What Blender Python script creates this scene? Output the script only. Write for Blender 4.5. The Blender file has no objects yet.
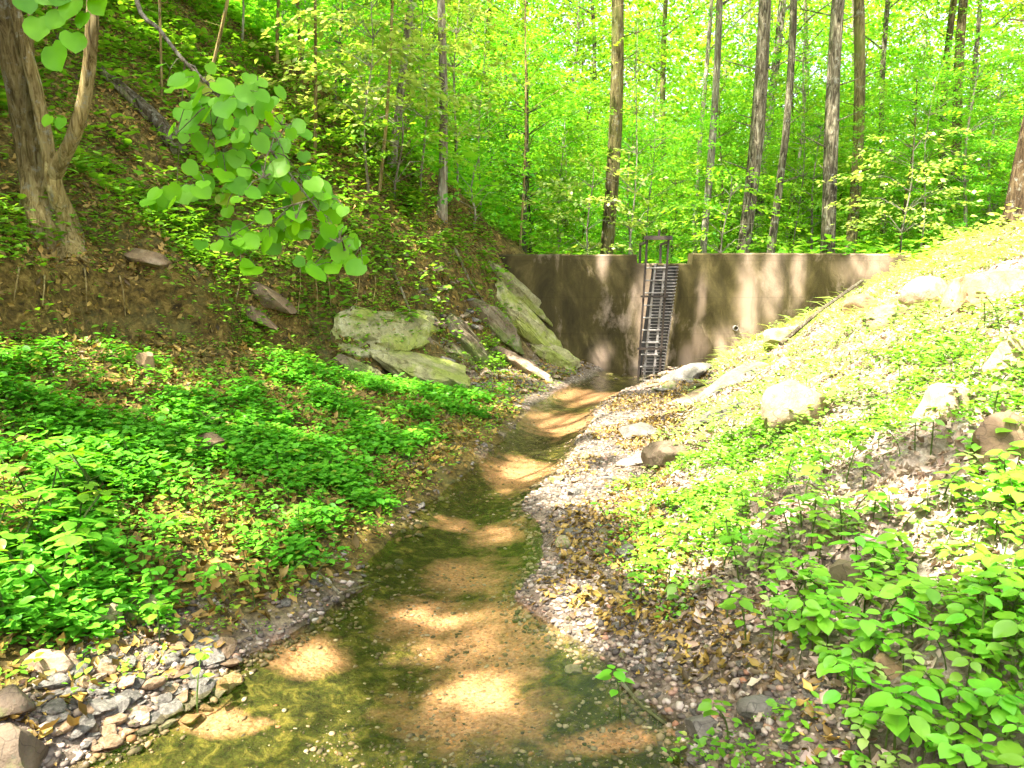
import bpy, math, random
import numpy as np
from mathutils import Vector, Matrix

random.seed(7)
rng = np.random.default_rng(11)
R = math.radians
SC = bpy.context.scene
COL = SC.collection

# ------------------------------------------------------------------ camera
CAMZ, PITCH, FPX = 1.65, R(8.4), 773.0
cd = bpy.data.cameras.new('camera'); cam = bpy.data.objects.new('camera', cd); COL.objects.link(cam)
cd.sensor_width = 36; cd.lens = FPX / 1024 * 36; cd.clip_start = 0.05; cd.clip_end = 600
cam.location = (0, 0, CAMZ); cam.rotation_euler = (R(90) - PITCH, 0, 0)
SC.camera = cam

# ------------------------------------------------------------------ light
SUN = np.array([-0.42, -0.30, 0.86]); SUN /= np.linalg.norm(SUN)
W = bpy.data.worlds.new('World'); SC.world = W; W.use_nodes = True
wn = W.node_tree.nodes; wl = W.node_tree.links
sky = wn.new('ShaderNodeTexSky'); sky.sky_type = 'NISHITA'; sky.sun_disc = False
sky.dust_density = 4.0; sky.ozone_density = .4; sky.air_density = .8
sky.sun_elevation = math.asin(SUN[2]); sky.sun_rotation = math.atan2(SUN[0], SUN[1])
hs_ = wn.new('ShaderNodeHueSaturation'); hs_.inputs['Saturation'].default_value = .6; wl.new(sky.outputs[0], hs_.inputs['Color']); wl.new(hs_.outputs[0], wn['Background'].inputs[0]); wn['Background'].inputs[1].default_value = 0.15
sd = bpy.data.lights.new('sun', 'SUN'); sd.energy = 4.3; sd.angle = R(0.5); sd.color = (1, 0.95, 0.88)
so = bpy.data.objects.new('sun', sd); COL.objects.link(so)
so.rotation_euler = Vector(SUN).to_track_quat('Z', 'Y').to_euler()
so.location = (0, 0, 30)
vs = SC.view_settings; vs.view_transform = 'Standard'; vs.look = 'None'; vs.gamma = 1
vs.exposure = 2.5
cy = SC.cycles
cy.max_bounces = 7; cy.diffuse_bounces = 4; cy.glossy_bounces = 2; cy.transmission_bounces = 4
cy.transparent_max_bounces = 6; cy.use_denoising = True; cy.use_adaptive_sampling = True
cy.adaptive_threshold = 0.02; cy.caustics_reflective = False; cy.caustics_refractive = False
cy.sample_clamp_indirect = 8

# ------------------------------------------------------------------ noise
def _h(ix, iy, seed):
    n = (ix.astype(np.int64) * 374761393 + iy.astype(np.int64) * 668265263 + seed * 974634777) & 0x7fffffff
    n = ((n ^ (n >> 13)) * 1274126177) & 0x7fffffff
    return ((n ^ (n >> 16)) & 0xffff) / 65535.0
def vn(x, y, s=0):
    x = np.asarray(x, float); y = np.asarray(y, float)
    ix = np.floor(x); iy = np.floor(y); fx = x - ix; fy = y - iy
    fx = fx * fx * (3 - 2 * fx); fy = fy * fy * (3 - 2 * fy)
    a = _h(ix, iy, s); b = _h(ix + 1, iy, s); c = _h(ix, iy + 1, s); d = _h(ix + 1, iy + 1, s)
    return (a + (b - a) * fx) * (1 - fy) + (c + (d - c) * fx) * fy
def fbm(x, y, s=0, o=4):
    v = 0; a = 0.5
    for k in range(o):
        v = v + a * vn(x * 2 ** k + 17.3 * k, y * 2 ** k - 9.1 * k, s + k); a *= 0.5
    return v / (1 - 0.5 ** o)
def smooth(a, b, x):
    t = np.clip((x - a) / (b - a), 0, 1); return t * t * (3 - 2 * t)

# ------------------------------------------------------------------ terrain
WY = 12.8
def XL(y): return .30 * (fbm(np.asarray(y, float) * 1.6, np.zeros_like(np.asarray(y, float)) + 3.3, 90, 3) - .5) + np.interp(y, [-8, 0, 2.37, 3.0, 3.7, 4.5, 5.4, 7.4, 9.8, 11.1, 12.8], [-3.2, -2.6, -1.5, -1.15, -.87, -.72, -.6, -.14, .42, .9, 1.5])
def XR(y): return .26 * (fbm(np.asarray(y, float) * 1.9, np.zeros_like(np.asarray(y, float)) + 8.1, 91, 3) - .5) + np.interp(y, [-8, 0, 2.37, 3.0, 3.7, 4.5, 5.4, 7.4, 9.8, 11.1, 12.8], [.6, .6, .56, .5, .12, .12, .13, .62, 1.22, 1.8, 2.6])
def XT(y): return np.interp(y, [-8, 2.5, 3.7, 5.4, 7.3, 9.8, 12.8], [1.0, .8, .72, .95, 1.55, 2.45, 3.3])
def XF(y): return np.interp(y, [-8, 5, 6, 6.8, 7.5, 8.5, 9.3, 10.2, 11, 12.8, 20, 35, 60, 120], [-4.6, -4.2, -3.95, -3.6, -3.05, -2.1, -1.35, -.6, -.1, .75, 1, 3, 6, 12])
def ZF(y): return np.interp(y, [-8, 6, 7.5, 8.5, 9.3, 11, 12.8], [1.2, 1.08, .92, .55, .2, .2, .25])
def CUT(y): return np.interp(y, [-8, 6, 7.5, 8.5, 9.3, 11, 12.8], [.45, .5, .6, .9, 1.15, 1.35, 1.5])

def h(x, y, detail=True):
    x = np.asarray(x, float); y = np.asarray(y, float)
    wob = (fbm(x * .9, y * .9, 3) - .5)
    xl, xr, xt = XL(y), XR(y), XT(y)
    xf = XF(y) + (fbm(y * 1.3, y * 0 + 4, 5) - .5) * .6 * smooth(11, 8, y)
    zf, cut = ZF(y), CUT(y)
    cw = np.interp(y, [-8, 7.5, 9, 12.8], [.2, .25, .95, 1.15])
    # stream
    s = np.clip((x - xl) / (xr - xl), 0, 1)
    z = -.10 * np.sin(np.pi * s) ** .6
    # left floor
    sl = np.clip((xl - x) / np.maximum(xl - xf, .05), 0, 1)
    z = np.where(x < xl, .005 + zf * sl ** 1.15 + .03 * smooth(0, .15, xl - x), z)
    # cut + hill
    d = xf - x
    slope = .78
    hill = zf + .03 + cut * smooth(0, 1, d / cw) + slope * np.maximum(d - cw * .6, 0) + .12 * wob
    hill = np.where(hill > 26, 26 + (hill - 26) * .2, hill)
    z = np.where(d > 0, hill, z)
    # right bank
    g = np.clip((x - xr) / np.maximum(xt - xr, .05), 0, 1)
    z = np.where(x > xr, .10 * g + .03 * smooth(0, .12, x - xr), z)
    rs = .50 * np.maximum(x - xt, 0) + .10 + .03
    top = 2.15 - .012 * np.maximum(y - 8, 0)
    rs = np.where(rs > top, top + .25 * (1 - np.exp(-(rs - top) / .8)), rs)
    z = np.where(x > xt, rs, z)
    # beyond the dam
    fl = 1.05 + .02 * (y - 13) + .5 * smooth(3, 9, x) + .006 * np.maximum(y - 30, 0) ** 1.3
    d2 = XF(y) - x
    bh = np.where(d2 > -1.0, fl + .45 * smooth(-1, .3, d2) + .78 * np.maximum(d2, 0) + .3 * wob, fl)
    bh = np.where(bh > 30, 30 + (bh - 30) * .2, bh)
    bh = bh + .25 * np.maximum(x - 28, 0)
    t = smooth(12.93, 13.12, y)
    near_right_hill = np.where(x > 12, .2 * (x - 12), 0) * (1 - t)
    z = z * (1 - t) + bh * t + near_right_hill
    if detail:
        inw = (x > xl) & (x < xr)
        am = np.where(inw, .02, .055)
        am = np.where(d > 0, .12, am); am = np.where(x > xt, .18, am)
        am = np.where((x >= xr) & (x <= xt), .035, am)
        am = np.where(y > 13, .25, am)
        z = z + am * (fbm(x * 2.2, y * 2.2, 21, 5) - .5) * 1.5
        # broken soil on the cut face
        face = smooth(-.2, .1, d) * smooth(1.3, .5, d) * (y < 12.9)
        z = z + face * (fbm(x * 6, y * 6, 40, 3) - .5) * .16
    return z
def hz(x, y): return float(h(x, y))

def ray(u, v):
    a = (u - 512) / FPX; b = (384 - v) / FPX
    return np.array([a, b * math.sin(PITCH) + math.cos(PITCH), b * math.cos(PITCH) - math.sin(PITCH)])
_T = 1.2 * (60 / 1.2) ** np.linspace(0, 1, 700)
def ground_at(u, v):
    d = ray(u, v); below = CAMZ + d[2] * _T < h(d[0] * _T, d[1] * _T)
    k = int(np.argmax(below)) if below.any() else len(_T) - 1
    t = _T[k]
    if 0 < k < len(_T) - 1:
        tt = np.linspace(_T[k - 1], _T[k], 12); b2 = CAMZ + d[2] * tt < h(d[0] * tt, d[1] * tt); t = tt[int(np.argmax(b2))]
    return Vector((d[0] * t, d[1] * t, hz(d[0] * t, d[1] * t)))
def at_depth(u, v, y):
    d = ray(u, v); t = y / d[1]; return Vector((d[0] * t, y, CAMZ + d[2] * t))

# ------------------------------------------------------------------ object helpers
def tag(o, label=None, cat=None, group=None, kind=None):
    if label: o['label'] = label
    if cat: o['category'] = cat
    if group: o['group'] = group
    if kind: o['kind'] = kind
    return o
def empty(name, loc, rz=0, **k):
    o = bpy.data.objects.new(name, None); o.location = loc; o.rotation_euler = (0, 0, rz)
    o.empty_display_size = .1; COL.objects.link(o); return tag(o, **k)
def link(name, me, mat=None, parent=None, loc=(0, 0, 0)):
    o = bpy.data.objects.new(name, me); o.location = loc; COL.objects.link(o)
    if parent is not None: o.parent = parent
    if mat is not None and not me.materials: me.materials.append(mat)
    return o
def mesh_np(name, V, F, mat=None, smooth_=False):
    """V (n,3) array, F (m,k) int array of equal-size faces or list of arrays"""
    me = bpy.data.meshes.new(name)
    V = np.asarray(V, np.float32)
    Fs = F if isinstance(F, list) else [F]
    Fs = [np.asarray(f, np.int32) for f in Fs if len(f)]
    me.vertices.add(len(V)); me.vertices.foreach_set('co', V.ravel())
    nl = sum(f.size for f in Fs); npoly = sum(len(f) for f in Fs)
    me.loops.add(nl); me.polygons.add(npoly)
    me.loops.foreach_set('vertex_index', np.concatenate([f.ravel() for f in Fs]))
    tot = np.concatenate([np.full(len(f), f.shape[1], np.int32) for f in Fs])
    st = np.concatenate([[0], np.cumsum(tot)[:-1]]).astype(np.int32)
    me.polygons.foreach_set('loop_start', st); me.polygons.foreach_set('loop_total', tot)
    if smooth_: me.polygons.foreach_set('use_smooth', np.ones(npoly, bool))
    me.update(calc_edges=True); me.validate()
    if mat: me.materials.append(mat)
    return me
class MB:
    def __init__(s): s.V = []; s.F = []
    def add(s, V, F):
        o = len(s.V); s.V += [tuple(v) for v in V]; s.F += [[i + o for i in f] for f in F]
    def box(s, c, sz, rot=None):
        c = Vector(c); V = []
        for dx in (-.5, .5):
            for dy in (-.5, .5):
                for dz in (-.5, .5):
                    p = Vector((dx * sz[0], dy * sz[1], dz * sz[2]))
                    if rot is not None: p = rot @ p
                    V.append(c + p)
        s.add(V, [(0, 1, 3, 2), (4, 6, 7, 5), (0, 4, 5, 1), (2, 3, 7, 6), (0, 2, 6, 4), (1, 5, 7, 3)])
    def bar(s, a, b, w, t):
        a = Vector(a); b = Vector(b); d = b - a; q = d.to_track_quat('Z', 'Y').to_matrix()
        s.box((a + b) / 2, (w, t, d.length), q)
    def tube(s, pts, rad, n=8, lump=0, sd_=0):
        pts = [Vector(p) for p in pts]; V = []; F = []
        up = Vector((0.13, 1, 0.07)).normalized()
        for i, p in enumerate(pts):
            d = (pts[min(i + 1, len(pts) - 1)] - pts[max(i - 1, 0)]).normalized()
            x = up.cross(d).normalized(); y = d.cross(x); up = y.cross(d) if False else up
            r = rad[i] if hasattr(rad, '__len__') else rad
            for k in range(n):
                a = 2 * math.pi * k / n
                rr = r * (1 + lump * (float(vn(k * 1.7 + sd_, i * .6, 77 + sd_)) - .5) * 2)
                V.append(p + (x * math.cos(a) + y * math.sin(a)) * rr)
        for i in range(len(pts) - 1):
            for k in range(n):
                k2 = (k + 1) % n; F.append((i * n + k, i * n + k2, (i + 1) * n + k2, (i + 1) * n + k))
        F.append(tuple(range(n - 1, -1, -1))); F.append(tuple((len(pts) - 1) * n + k for k in range(n)))
        s.add(V, F)
    def mesh(s, name, mat=None, smooth_=False):
        me = bpy.data.meshes.new(name); me.from_pydata(s.V, [], s.F); me.update()
        if smooth_:
            me.polygons.foreach_set('use_smooth', [True] * len(me.polygons)); me.set_sharp_from_angle(angle=R(45))
        if mat: me.materials.append(mat)
        return me

# ------------------------------------------------------------------ materials
def M(name):
    m = bpy.data.materials.new(name); m.use_nodes = True
    nt = m.node_tree; nt.nodes.clear()
    return m, nt, nt.nodes.new('ShaderNodeOutputMaterial')
def N(nt, t, **k):
    n = nt.nodes.new('ShaderNode' + t)
    for a, b in k.items():
        if a in n.inputs: n.inputs[a].default_value = b
        else: setattr(n, a, b)
    return n
def ramp(nt, fac, stops):
    r = N(nt, 'ValToRGB'); nt.links.new(fac, r.inputs[0]); e = r.color_ramp.elements
    while len(e) < len(stops): e.new(.5)
    for i, (p, c) in enumerate(stops): e[i].position = p; e[i].color = (*c, 1)
    return r.outputs[0]
def mix(nt, fac, a, b, blend='MIX'):
    m = N(nt, 'Mix', data_type='RGBA', blend_type=blend)
    for s_, v in ((0, fac), (6, a), (7, b)):
        if hasattr(v, 'is_output'): nt.links.new(v, m.inputs[s_])
        else: m.inputs[s_].default_value = (*v, 1) if isinstance(v, tuple) else v
    return m.outputs[2]
def noise(nt, scale, detail=5, rough=.6, vec=None, dist=0):
    n = N(nt, 'TexNoise', Scale=scale, Detail=detail, Roughness=rough, Distortion=dist)
    if vec is not None: nt.links.new(vec, n.inputs['Vector'])
    return n.outputs['Fac']
def math_(nt, op, a, b=0.0):
    m = N(nt, 'Math', operation=op)
    for i, v in enumerate((a, b)):
        if hasattr(v, 'is_output'): nt.links.new(v, m.inputs[i])
        else: m.inputs[i].default_value = v
    return m.outputs[0]
def finish(nt, out, col, rough=.8, bumpf=None, bstr=.4, bdist=.02, spec=.3):
    p = N(nt, 'BsdfPrincipled'); p.inputs['Specular IOR Level'].default_value = spec
    if hasattr(col, 'is_output'): nt.links.new(col, p.inputs['Base Color'])
    else: p.inputs['Base Color'].default_value = (*col, 1)
    if hasattr(rough, 'is_output'): nt.links.new(rough, p.inputs['Roughness'])
    else: p.inputs['Roughness'].default_value = rough
    if bumpf is not None:
        b = N(nt, 'Bump', Strength=bstr, Distance=bdist); nt.links.new(bumpf, b.inputs['Height'])
        nt.links.new(b.outputs[0], p.inputs['Normal'])
    nt.links.new(p.outputs[0], out.inputs[0]); return p
def objco(nt, scale=(1, 1, 1)):
    t = N(nt, 'TexCoord'); mp = N(nt, 'Mapping'); mp.inputs['Scale'].default_value = scale
    nt.links.new(t.outputs['Object'], mp.inputs[0]); return mp.outputs[0]

def leaf_mat(name, c1, c2, trans, tw=.45, rough=.45, gloss=.06, objvar=.0):
    m, nt, out = M(name)
    g = N(nt, 'NewGeometry'); oi = N(nt, 'ObjectInfo')
    col = mix(nt, g.outputs['Random Per Island'], c1, c2)
    if objvar:
        hs = N(nt, 'HueSaturation')
        hh = math_(nt, 'MULTIPLY_ADD', oi.outputs['Random'], objvar * .08); nt.nodes[-1].inputs[2].default_value = .5 - objvar * .055
        vv = math_(nt, 'MULTIPLY_ADD', oi.outputs['Random'], objvar * 1.0); nt.nodes[-1].inputs[2].default_value = 1 - objvar * .45
        nt.links.new(hh, hs.inputs['Hue']); nt.links.new(vv, hs.inputs['Value']); nt.links.new(col, hs.inputs['Color'])
        col = hs.outputs[0]
    pn = noise(nt, 1.1, 5, .7, None); gp_ = N(nt, 'NewGeometry'); nt.links.new(gp_.outputs['Position'], pn.node.inputs['Vector'])
    col = mix(nt, 1.0, col, ramp(nt, pn, [(.36, (.66, .72, .55)), (.5, (1, 1, 1)), (.66, (1.3, 1.2, 1.4))]), 'MULTIPLY')
    wn_ = N(nt, 'TexWhiteNoise', noise_dimensions='1D'); nt.links.new(g.outputs['Random Per Island'], wn_.inputs['W'])
    if 'dry' not in name and 'damp' not in name: col = mix(nt, ramp(nt, wn_.outputs['Value'], [(.955, (0, 0, 0)), (.99, (.6, .6, .6))]), col, (.42, .36, .05))
    d = N(nt, 'BsdfDiffuse'); nt.links.new(col, d.inputs[0])
    t = N(nt, 'BsdfTranslucent')
    tc = mix(nt, 1.0, col, trans, 'MULTIPLY'); nt.links.new(tc, t.inputs[0])
    ms = N(nt, 'MixShader'); ms.inputs[0].default_value = tw
    nt.links.new(d.outputs[0], ms.inputs[1]); nt.links.new(t.outputs[0], ms.inputs[2])
    gl = N(nt, 'BsdfGlossy', Roughness=rough); gl.inputs[0].default_value = (1, 1, 1, 1)
    m2 = N(nt, 'MixShader'); m2.inputs[0].default_value = gloss
    nt.links.new(ms.outputs[0], m2.inputs[1]); nt.links.new(gl.outputs[0], m2.inputs[2])
    nt.links.new(m2.outputs[0], out.inputs[0]); return m

L_CANOPY = leaf_mat('canopy_leaf', (.09, .28, .015), (.19, .41, .025), (1.9, 1.7, .8), .55, objvar=.5, gloss=.02)
L_UNDER = leaf_mat('understory_leaf', (.10, .34, .02), (.26, .49, .035), (1.6, 1.5, .8), .55, objvar=.5, gloss=.025)
L_LIME = leaf_mat('lime_leaf', (.27, .42, .05), (.42, .52, .12), (1.5, 1.3, .9), .45)
L_REDBUD = leaf_mat('redbud_leaf', (.09, .30, .002), (.18, .44, .004), (1.7, 1.5, .5), .4, rough=.5, gloss=.02)
L_LEFT = leaf_mat('floor_leaf', (.065, .28, .012), (.14, .42, .02), (1.7, 1.5, .7), .35, gloss=.02)
L_HILL = leaf_mat('hillside_leaf', (.10, .27, .012), (.22, .42, .03), (1.7, 1.5, .7), .35, gloss=.02)
L_RIGHT = leaf_mat('slope_leaf', (.17, .37, .04), (.34, .48, .11), (1.5, 1.4, .9), .4, gloss=.03)
L_SEED = leaf_mat('seedling_leaf', (.10, .35, .015), (.19, .47, .03), (1.7, 1.5, .7), .4, rough=.4, gloss=.03, objvar=.4)
L_DRY = leaf_mat('dry_leaf', (.20, .13, .075), (.56, .45, .33), (1.2, 1.0, .8), .15, rough=.5, gloss=.03)
L_DRYD = leaf_mat('damp_leaf', (.05, .030, .005), (.44, .29, .065), (1.2, 1.0, .8), .12, rough=.5, gloss=.02)

def bark_mat(name, c1, c2, c3, sc=1.0, moss=None):
    m, nt, out = M(name)
    co = objco(nt, (14 * sc, 14 * sc, 2.2 * sc)); a = noise(nt, 1.0, 8, .7, co, 1.2)
    co2 = objco(nt, (1.6, 1.6, .7)); b = noise(nt, 1.0, 4, .6, co2)
    col = ramp(nt, a, [(.38, c1), (.5, c2), (.62, c3)])
    bb = ramp(nt, b, [(.35, (.45, .45, .45)), (.65, (1.25, 1.25, 1.2))])
    col = mix(nt, 1.0, col, bb, 'MULTIPLY')
    li = noise(nt, 9, 6, .75, objco(nt)); col = mix(nt, ramp(nt, li, [(.56, (0, 0, 0)), (.64, (.55, .55, .55))]), col, (.36, .36, .28))
    if moss:
        f = ramp(nt, b, [(.5, (0, 0, 0)), (.62, (.75, .75, .75))]); col = mix(nt, f, col, moss)
    oi = N(nt, 'ObjectInfo'); hs = N(nt, 'HueSaturation')
    v = math_(nt, 'MULTIPLY_ADD', oi.outputs['Random'], .6); nt.nodes[-1].inputs[2].default_value = .7
    nt.links.new(v, hs.inputs['Value']); nt.links.new(col, hs.inputs['Color'])
    finish(nt, out, hs.outputs[0], .9, a, 1.0, .06, .15); return m
B_TAN = bark_mat('tan_bark', (.13, .09, .025), (.34, .25, .09), (.50, .39, .17), 1.6)
B_DARK = bark_mat('dark_bark', (.035, .03, .018), (.14, .115, .07), (.34, .30, .20), 1.3)
B_BROWN = bark_mat('brown_bark', (.03, .018, .008), (.10, .065, .03), (.20, .14, .07), 1.2)
B_PALE = bark_mat('pale_bark', (.16, .12, .08), (.34, .29, .20), (.55, .50, .40), 1.0)
B_MOSS = bark_mat('mossy_bark', (.06, .05, .02), (.20, .16, .06), (.32, .27, .11), 1.0, (.13, .15, .03))
B_WOOD = bark_mat('weathered_wood', (.10, .07, .04), (.24, .19, .11), (.42, .36, .27), 1.4, (.12, .14, .04))

def stone_mat(name, c1, c2, c3, moss=0., mossc=(.13, .17, .03), streak=1):
    m, nt, out = M(name)
    co = objco(nt, (2.5, 2.5, 2.5 * streak)); a = noise(nt, 1.3, 8, .62, co, .4)
    f = noise(nt, 22, 6, .7, objco(nt))
    col = ramp(nt, a, [(.3, c1), (.5, c2), (.7, c3)])
    col = mix(nt, .55, col, ramp(nt, f, [(.3, (.45, .43, .4)), (.7, (1.35, 1.33, 1.3))]), 'MULTIPLY')
    if moss:
        b = noise(nt, 2.3, 7, .65, objco(nt))
        mf = ramp(nt, b, [(.62 - moss * .35, (0, 0, 0)), (.70 - moss * .3, (.9, .9, .9))])
        col = mix(nt, mf, col, mix(nt, f, tuple(v * .6 for v in mossc), tuple(v * 1.5 for v in mossc)))
    vr = N(nt, 'TexVoronoi', Scale=3.2, feature='DISTANCE_TO_EDGE'); wv_ = N(nt, 'VectorMath', operation='ADD'); nz = N(nt, 'TexNoise', Scale=5.0); oc = objco(nt)
    nt.links.new(oc, nz.inputs['Vector']); nt.links.new(oc, wv_.inputs[0]); nt.links.new(nz.outputs['Color'], wv_.inputs[1]); nt.links.new(wv_.outputs[0], vr.inputs['Vector'])
    ck = ramp(nt, vr.outputs['Distance'], [(.0, (.35, .33, .3)), (.025, (1, 1, 1))]); col = mix(nt, .8, col, ck, 'MULTIPLY')
    lc = noise(nt, 16, 5, .7, oc); col = mix(nt, ramp(nt, lc, [(.62, (0, 0, 0)), (.66, (.5, .5, .5))]), col, (.10, .10, .06))
    oi = N(nt, 'ObjectInfo'); hs = N(nt, 'HueSaturation')
    v = math_(nt, 'MULTIPLY_ADD', oi.outputs['Random'], .7); nt.nodes[-1].inputs[2].default_value = .65
    nt.links.new(v, hs.inputs['Value']); nt.links.new(col, hs.inputs['Color'])
    hb = math_(nt, 'ADD', a, math_(nt, 'MULTIPLY', f, .35))
    finish(nt, out, hs.outputs[0], .75, hb, .7, .04, .35); return m
S_SAND = stone_mat('sandstone', (.15, .09, .045), (.33, .23, .145), (.46, .35, .25), .12)
S_WET = stone_mat('dark_wet_stone', (.05, .035, .02), (.14, .10, .06), (.24, .18, .11), .1)
S_GREY = stone_mat('grey_stone', (.07, .06, .045), (.16, .145, .115), (.28, .25, .20))
S_TAN = stone_mat('tan_stone', (.14, .085, .04), (.27, .175, .09), (.38, .28, .18))
S_MOSS = stone_mat('mossy_stone', (.12, .09, .045), (.25, .20, .11), (.38, .32, .21), .38)
S_SLAB = stone_mat('mossy_slab', (.16, .14, .06), (.32, .30, .13), (.50, .47, .28), .45, (.22, .25, .04), 3)

# ------------------------------------------------------------------ ground
def ground_mat():
    m, nt, out = M('ground_soil')
    at = N(nt, 'Attribute', attribute_name='zone'); sep = N(nt, 'SeparateColor'); nt.links.new(at.outputs['Color'], sep.inputs[0])
    co = objco(nt)
    n1 = noise(nt, 1.6, 7, .65, co); n2 = noise(nt, 14, 8, .7, co, .6); n3 = noise(nt, 60, 5, .7, co)
    litter = ramp(nt, n2, [(.34, (.022, .016, .003)), (.5, (.12, .08, .016)), (.6, (.27, .19, .045)), (.72, (.42, .31, .09))])
    litter = mix(nt, ramp(nt, n1, [(.45, (0, 0, 0)), (.65, (.6, .6, .6))]), litter, (.11, .10, .025))
    pale = ramp(nt, n2, [(.3, (.10, .07, .05)), (.48, (.32, .25, .19)), (.62, (.52, .44, .36)), (.75, (.64, .57, .50))])
    litter = mix(nt, math_(nt, 'MULTIPLY', at.outputs['Alpha'], .9), litter, pale)
    vor = N(nt, 'TexVoronoi', Scale=38.0); nt.links.new(co, vor.inputs['Vector'])
    vs_ = N(nt, 'SeparateColor'); nt.links.new(vor.outputs['Color'], vs_.inputs[0])
    grav = ramp(nt, vs_.outputs[0], [(0, (.07, .05, .035)), (.4, (.17, .13, .09)), (.75, (.34, .27, .20)), (1, (.52, .44, .35))])
    grav = mix(nt, ramp(nt, vor.outputs['Distance'], [(.35, (0, 0, 0)), (.8, (.8, .8, .8))]), grav, (.10, .07, .05))
    grav = mix(nt, ramp(nt, n1, [(.42, (0, 0, 0)), (.58, (.85, .85, .85))]), grav, ramp(nt, n2, [(.35, (.05, .035, .02)), (.55, (.20, .15, .10)), (.7, (.40, .32, .26))]))
    dirt = ramp(nt, n2, [(.36, (.028, .018, .003)), (.52, (.13, .085, .015)), (.68, (.28, .19, .045))])
    dirt = mix(nt, ramp(nt, n1, [(.5, (0, 0, 0)), (.6, (.55, .55, .55))]), dirt, (.12, .12, .035))
    bn = noise(nt, 5.5, 6, .6, co, .5)
    shade_silt = ramp(nt, n2, [(.38, (.012, .013, .002)), (.52, (.055, .056, .009)), (.64, (.17, .15, .03))])
    v2 = N(nt, 'TexVoronoi', Scale=85.0); nt.links.new(co, v2.inputs['Vector']); v2s = N(nt, 'SeparateColor'); nt.links.new(v2.outputs['Color'], v2s.inputs[0])
    sunlit_sand = ramp(nt, n3, [(.3, (.42, .21, .12)), (.55, (.60, .35, .22)), (.75, (.72, .50, .36))])
    sunlit_sand = mix(nt, .75, sunlit_sand, ramp(nt, v2s.outputs[0], [(0, (.35, .32, .3)), (.2, (.8, .72, .66)), (.6, (1, 1, 1)), (.9, (1.2, 1.1, 1)), (1, (1.5, 1.1, .7))]), 'MULTIPLY')
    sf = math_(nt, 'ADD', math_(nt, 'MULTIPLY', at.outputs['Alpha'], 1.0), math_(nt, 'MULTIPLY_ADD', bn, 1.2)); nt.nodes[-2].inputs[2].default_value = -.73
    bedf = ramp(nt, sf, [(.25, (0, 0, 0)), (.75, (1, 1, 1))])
    bed = mix(nt, bedf, shade_silt, sunlit_sand)  # dark silt also stands for shaded bed, bright sand for sunlit bed
    col = mix(nt, sep.outputs[1], litter, dirt)
    col = mix(nt, sep.outputs[0], col, grav)
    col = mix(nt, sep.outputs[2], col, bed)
    hb = math_(nt, 'ADD', n2, math_(nt, 'MULTIPLY', n3, .4))
    hb = math_(nt, 'SUBTRACT', hb, math_(nt, 'MULTIPLY', vor.outputs['Distance'], .35))
    finish(nt, out, col, .85, hb, .9, .035, .25)
    return m
G_MAT = ground_mat()
def stations(*segs):
    a = [np.linspace(s, e, n, endpoint=False) for s, e, n in segs]; return np.concatenate(a + [[segs[-1][1]]])
xs = stations((-120, -14, 30), (-14, -5, 90), (-5, 4.5, 230), (4.5, 10, 90), (10, 120, 40))
ys = stations((-10, 1.5, 40), (1.5, 9, 150), (9, 13.3, 90), (13.3, 30, 60), (30, 170, 50))
GX, GY = np.meshgrid(xs, ys)
GZ = h(GX, GY)
nx, ny = len(xs), len(ys)
I = np.arange(nx * ny).reshape(ny, nx)
F = np.stack([I[:-1, :-1], I[:-1, 1:], I[1:, 1:], I[1:, :-1]], -1).reshape(-1, 4)
gm = mesh_np('ground', np.stack([GX, GY, GZ], -1).reshape(-1, 3), F, G_MAT, True)
# zones: r gravel, g soil, b stream bed, a sunlit sand, pale litter
SUNLIT_SPOTS = [(490, 640, 95, 50), (470, 705, 110, 40), (430, 610, 70, 25), (300, 655, 60, 25), (470, 570, 60, 25), (520, 470, 50, 20),
             (560, 420, 60, 14), (590, 395, 60, 10), (500, 530, 45, 14), (600, 740, 80, 20), (215, 720, 60, 16), (455, 520, 30, 9)]  # sunlit patches of the bed, painted in as brighter sand
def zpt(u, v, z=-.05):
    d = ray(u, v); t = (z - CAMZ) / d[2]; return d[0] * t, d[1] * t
pale_w = np.zeros_like(GX)
for (u, v, ru, rv) in SUNLIT_SPOTS:
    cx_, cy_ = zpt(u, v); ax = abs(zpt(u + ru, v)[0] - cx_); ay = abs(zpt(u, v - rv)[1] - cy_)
    pale_w = np.maximum(pale_w, np.exp(-(((GX - cx_) / ax) ** 2 + ((GY - cy_) / ay) ** 2) * 1.15))
xl, xr, xt, xf = XL(GY), XR(GY), XT(GY), XF(GY)
wobz = (fbm(GX * 2.5, GY * 2.5, 60) - .5)
bed = smooth(.05, -.05, xl - GX) * smooth(.05, -.05, GX - xr) * (GY < 12.9)
gr = (smooth(xt + .5, xt - .1, GX + wobz * 1.2) * smooth(xl - .45, xl + .05, GX + wobz * 1.6 - .38 * smooth(3.2, 4.0, GY) * smooth(9, 8, GY))) * (GY < 12.9)
gr = np.maximum(gr, (GY > 9) * (GY < 12.9) * smooth(xf - .4, xf + .2, GX) * smooth(xt + .8, xt, GX))
soil = np.maximum(smooth(xl - .9, xl - .3, GX + wobz) * (GX < xl + .2) * smooth(3.2, 4, GY) * (GY < 9.5), smooth(.15, -.1, GX - xf + wobz * .4) * smooth(-1.1, -.5, GX - xf + wobz * .6) * (GY < 12.9))
pale_w = np.where(GX > xr + .3, smooth(xt - .2, xt + .5, GX + wobz) * (GY < 12.9), pale_w)
zone = np.stack([gr, soil, bed, pale_w], -1).reshape(-1, 4).astype(np.float32)
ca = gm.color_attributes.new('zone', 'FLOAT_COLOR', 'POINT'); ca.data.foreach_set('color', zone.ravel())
ground = link('ground', gm); tag(ground, kind='structure')

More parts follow.
